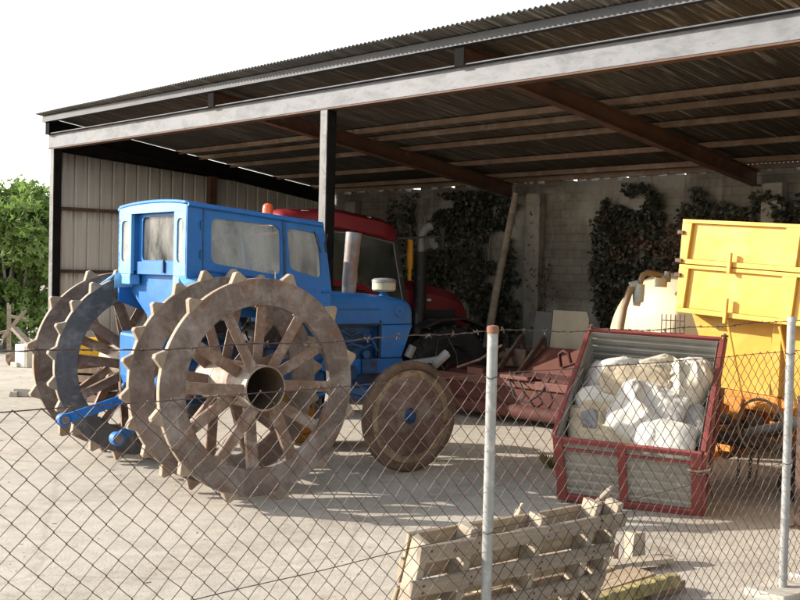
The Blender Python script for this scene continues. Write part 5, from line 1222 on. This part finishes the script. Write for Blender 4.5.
mb.build('post_footing', 'concrete', T, smooth=0, bevel=.008)

# ================================================================== FIG TREE AND GREENERY LEFT OF THE SHED
def tree(label, base, clumps, nleaf, seed, size, trunk_r, name='fig_tree'):
    rng = random.Random(seed); o = thing(name, label, 'tree', base, 0)
    pts = []; tot = sum(c[3] ** 2 for c in clumps); mbt = MB()
    for (x, y, zz, rr) in clumps:
        c = Vector((x, y, zz))
        for _ in range(int(nleaf * rr ** 2 / tot)):
            d = Vector((rng.gauss(0, 1), rng.gauss(0, 1), rng.gauss(0, 1))).normalized()
            q = c + d * rr * (.45 + .62 * rng.random() ** .5) * (1 + .25 * noise.noise(d * 2 + Vector((seed, x, y))))
            if noise.noise(q * 1.7 + Vector((seed, 0, 0))) < -.2: continue
            if q.z > .1: pts.append(q)
        m = c * .45; m.z = max(.3, c.z * .4)
        mbt.tube([(0, 0, .25), m + Vector((rng.uniform(-.1, .1), rng.uniform(-.1, .1), 0)), c, c + Vector((rng.uniform(-.3, .3), rng.uniform(-.3, .3), rr * .6))], [trunk_r * .6, trunk_r * .4, trunk_r * .2, .01], 7)
    mbt.tube([(0, 0, -.05), (.03, .02, .3), (.05, 0, .7)], [trunk_r * 1.2, trunk_r, trunk_r * .7], 9)
    mb = MB(); leaves(mb, pts, size, rng, lobes=True); mb.build('crown', 'fig_leaf', o, smooth=0); mbt.build('trunk', 'bark', o, smooth=60)
    return o
b1 = atG(8, 347); b1 = Vector((b1.x, 23.0, 0)); b1.x = (8 - 400) / FPX * 23
rg = random.Random(4)
cl = []
for k in range(26):
    a = rg.uniform(0, 6.28); rad = rg.uniform(.2, 1.6); zz = rg.uniform(.7, 3.0)
    cl.append((rad * math.cos(a) * 1.0 - .55, rad * math.sin(a) * .9 + .3, zz - .25 * max(0, -math.cos(a)) * rad, rg.uniform(.45, .75)))
cl += [(.5, -.7, .45, .5), (-.2, -.9, .5, .55), (-1.0, -.9, .5, .6), (-1.6, -.5, .6, .6), (.8, -.2, .6, .5), (.55, 0, 3.0, .45), (.75, .1, 2.6, .5), (.8, 0, 2.0, .5), (.85, 0, 1.4, .5), (-.4, -.2, 2.9, .5), (-1.1, 0, 2.6, .5), (.2, -.6, 1.0, .5), (-.6, -.8, 1.0, .55), (-1.4, -.7, 1.2, .6), (.3, -.5, 2.2, .5)]
tree('leafy green fig tree growing beside the left corner of the shed', b1, cl, 11000, 7, .19, .10)
cl2 = [(rg.uniform(-1.3, 1.3), rg.uniform(-1, 1), rg.uniform(.7, 2.6), rg.uniform(.5, .8)) for _ in range(20)]
tree('second green fig tree at the far left edge', b1 + Vector((-3.4, .6, 0)), cl2, 3500, 9, .20, .10)

# small litter: chips, straw and pebbles on the concrete
rng = random.Random(33); mb = MB()
for _ in range(650):
    y = 3.5 + 14 * rng.random() ** 1.4; x = rng.uniform(-.45, .45) * y
    s = rng.uniform(.0025, .006) * (1 + y * .05); a = rng.uniform(0, 3.14); lx = s * rng.choice((1, 1.5, 3, 5)); 
    mb.obox((x, y, .0005), (lx * math.cos(a), lx * math.sin(a), 0), (-s * .6 * math.sin(a), s * .6 * math.cos(a), 0), (0, 0, s * .5))
o = mb.build('yard_litter', 'wood_grey', None, smooth=0); tag(o, kind='stuff')
# weeds at the fence foot and under the bin
rng = random.Random(8)
def weed(label, px, py, h, n):
    q = atG(px, py); o = thing('dry_weed', label, 'weed', (q.x, q.y, 0), 0); mb = MB(); lay = mb.bm.faces.layers.float.new('leafvar')
    for _ in range(n):
        a = rng.uniform(0, 6.28); l = h * rng.uniform(.4, 1.0); d = Vector((math.cos(a), math.sin(a), 0)); b_ = d * rng.uniform(0, .05); sd_ = Vector((-d.y, d.x, 0)) * .005
        v = [mb.bm.verts.new(p) for p in (b_ - sd_, b_ + sd_, b_ + d * l * .35 + Vector((0, 0, l * .7)) + sd_ * .6, b_ + d * l * .8 + Vector((0, 0, l)))]
        for tri in ((v[0], v[1], v[2]), (v[0], v[2], v[3])):
            f = mb.bm.faces.new(tri); f[lay] = rng.random()
    mb.build('blades', 'weed', o, smooth=0)
weed('dry weed tuft at the left foot of the tipped bin', 551, 468, .16, 70)
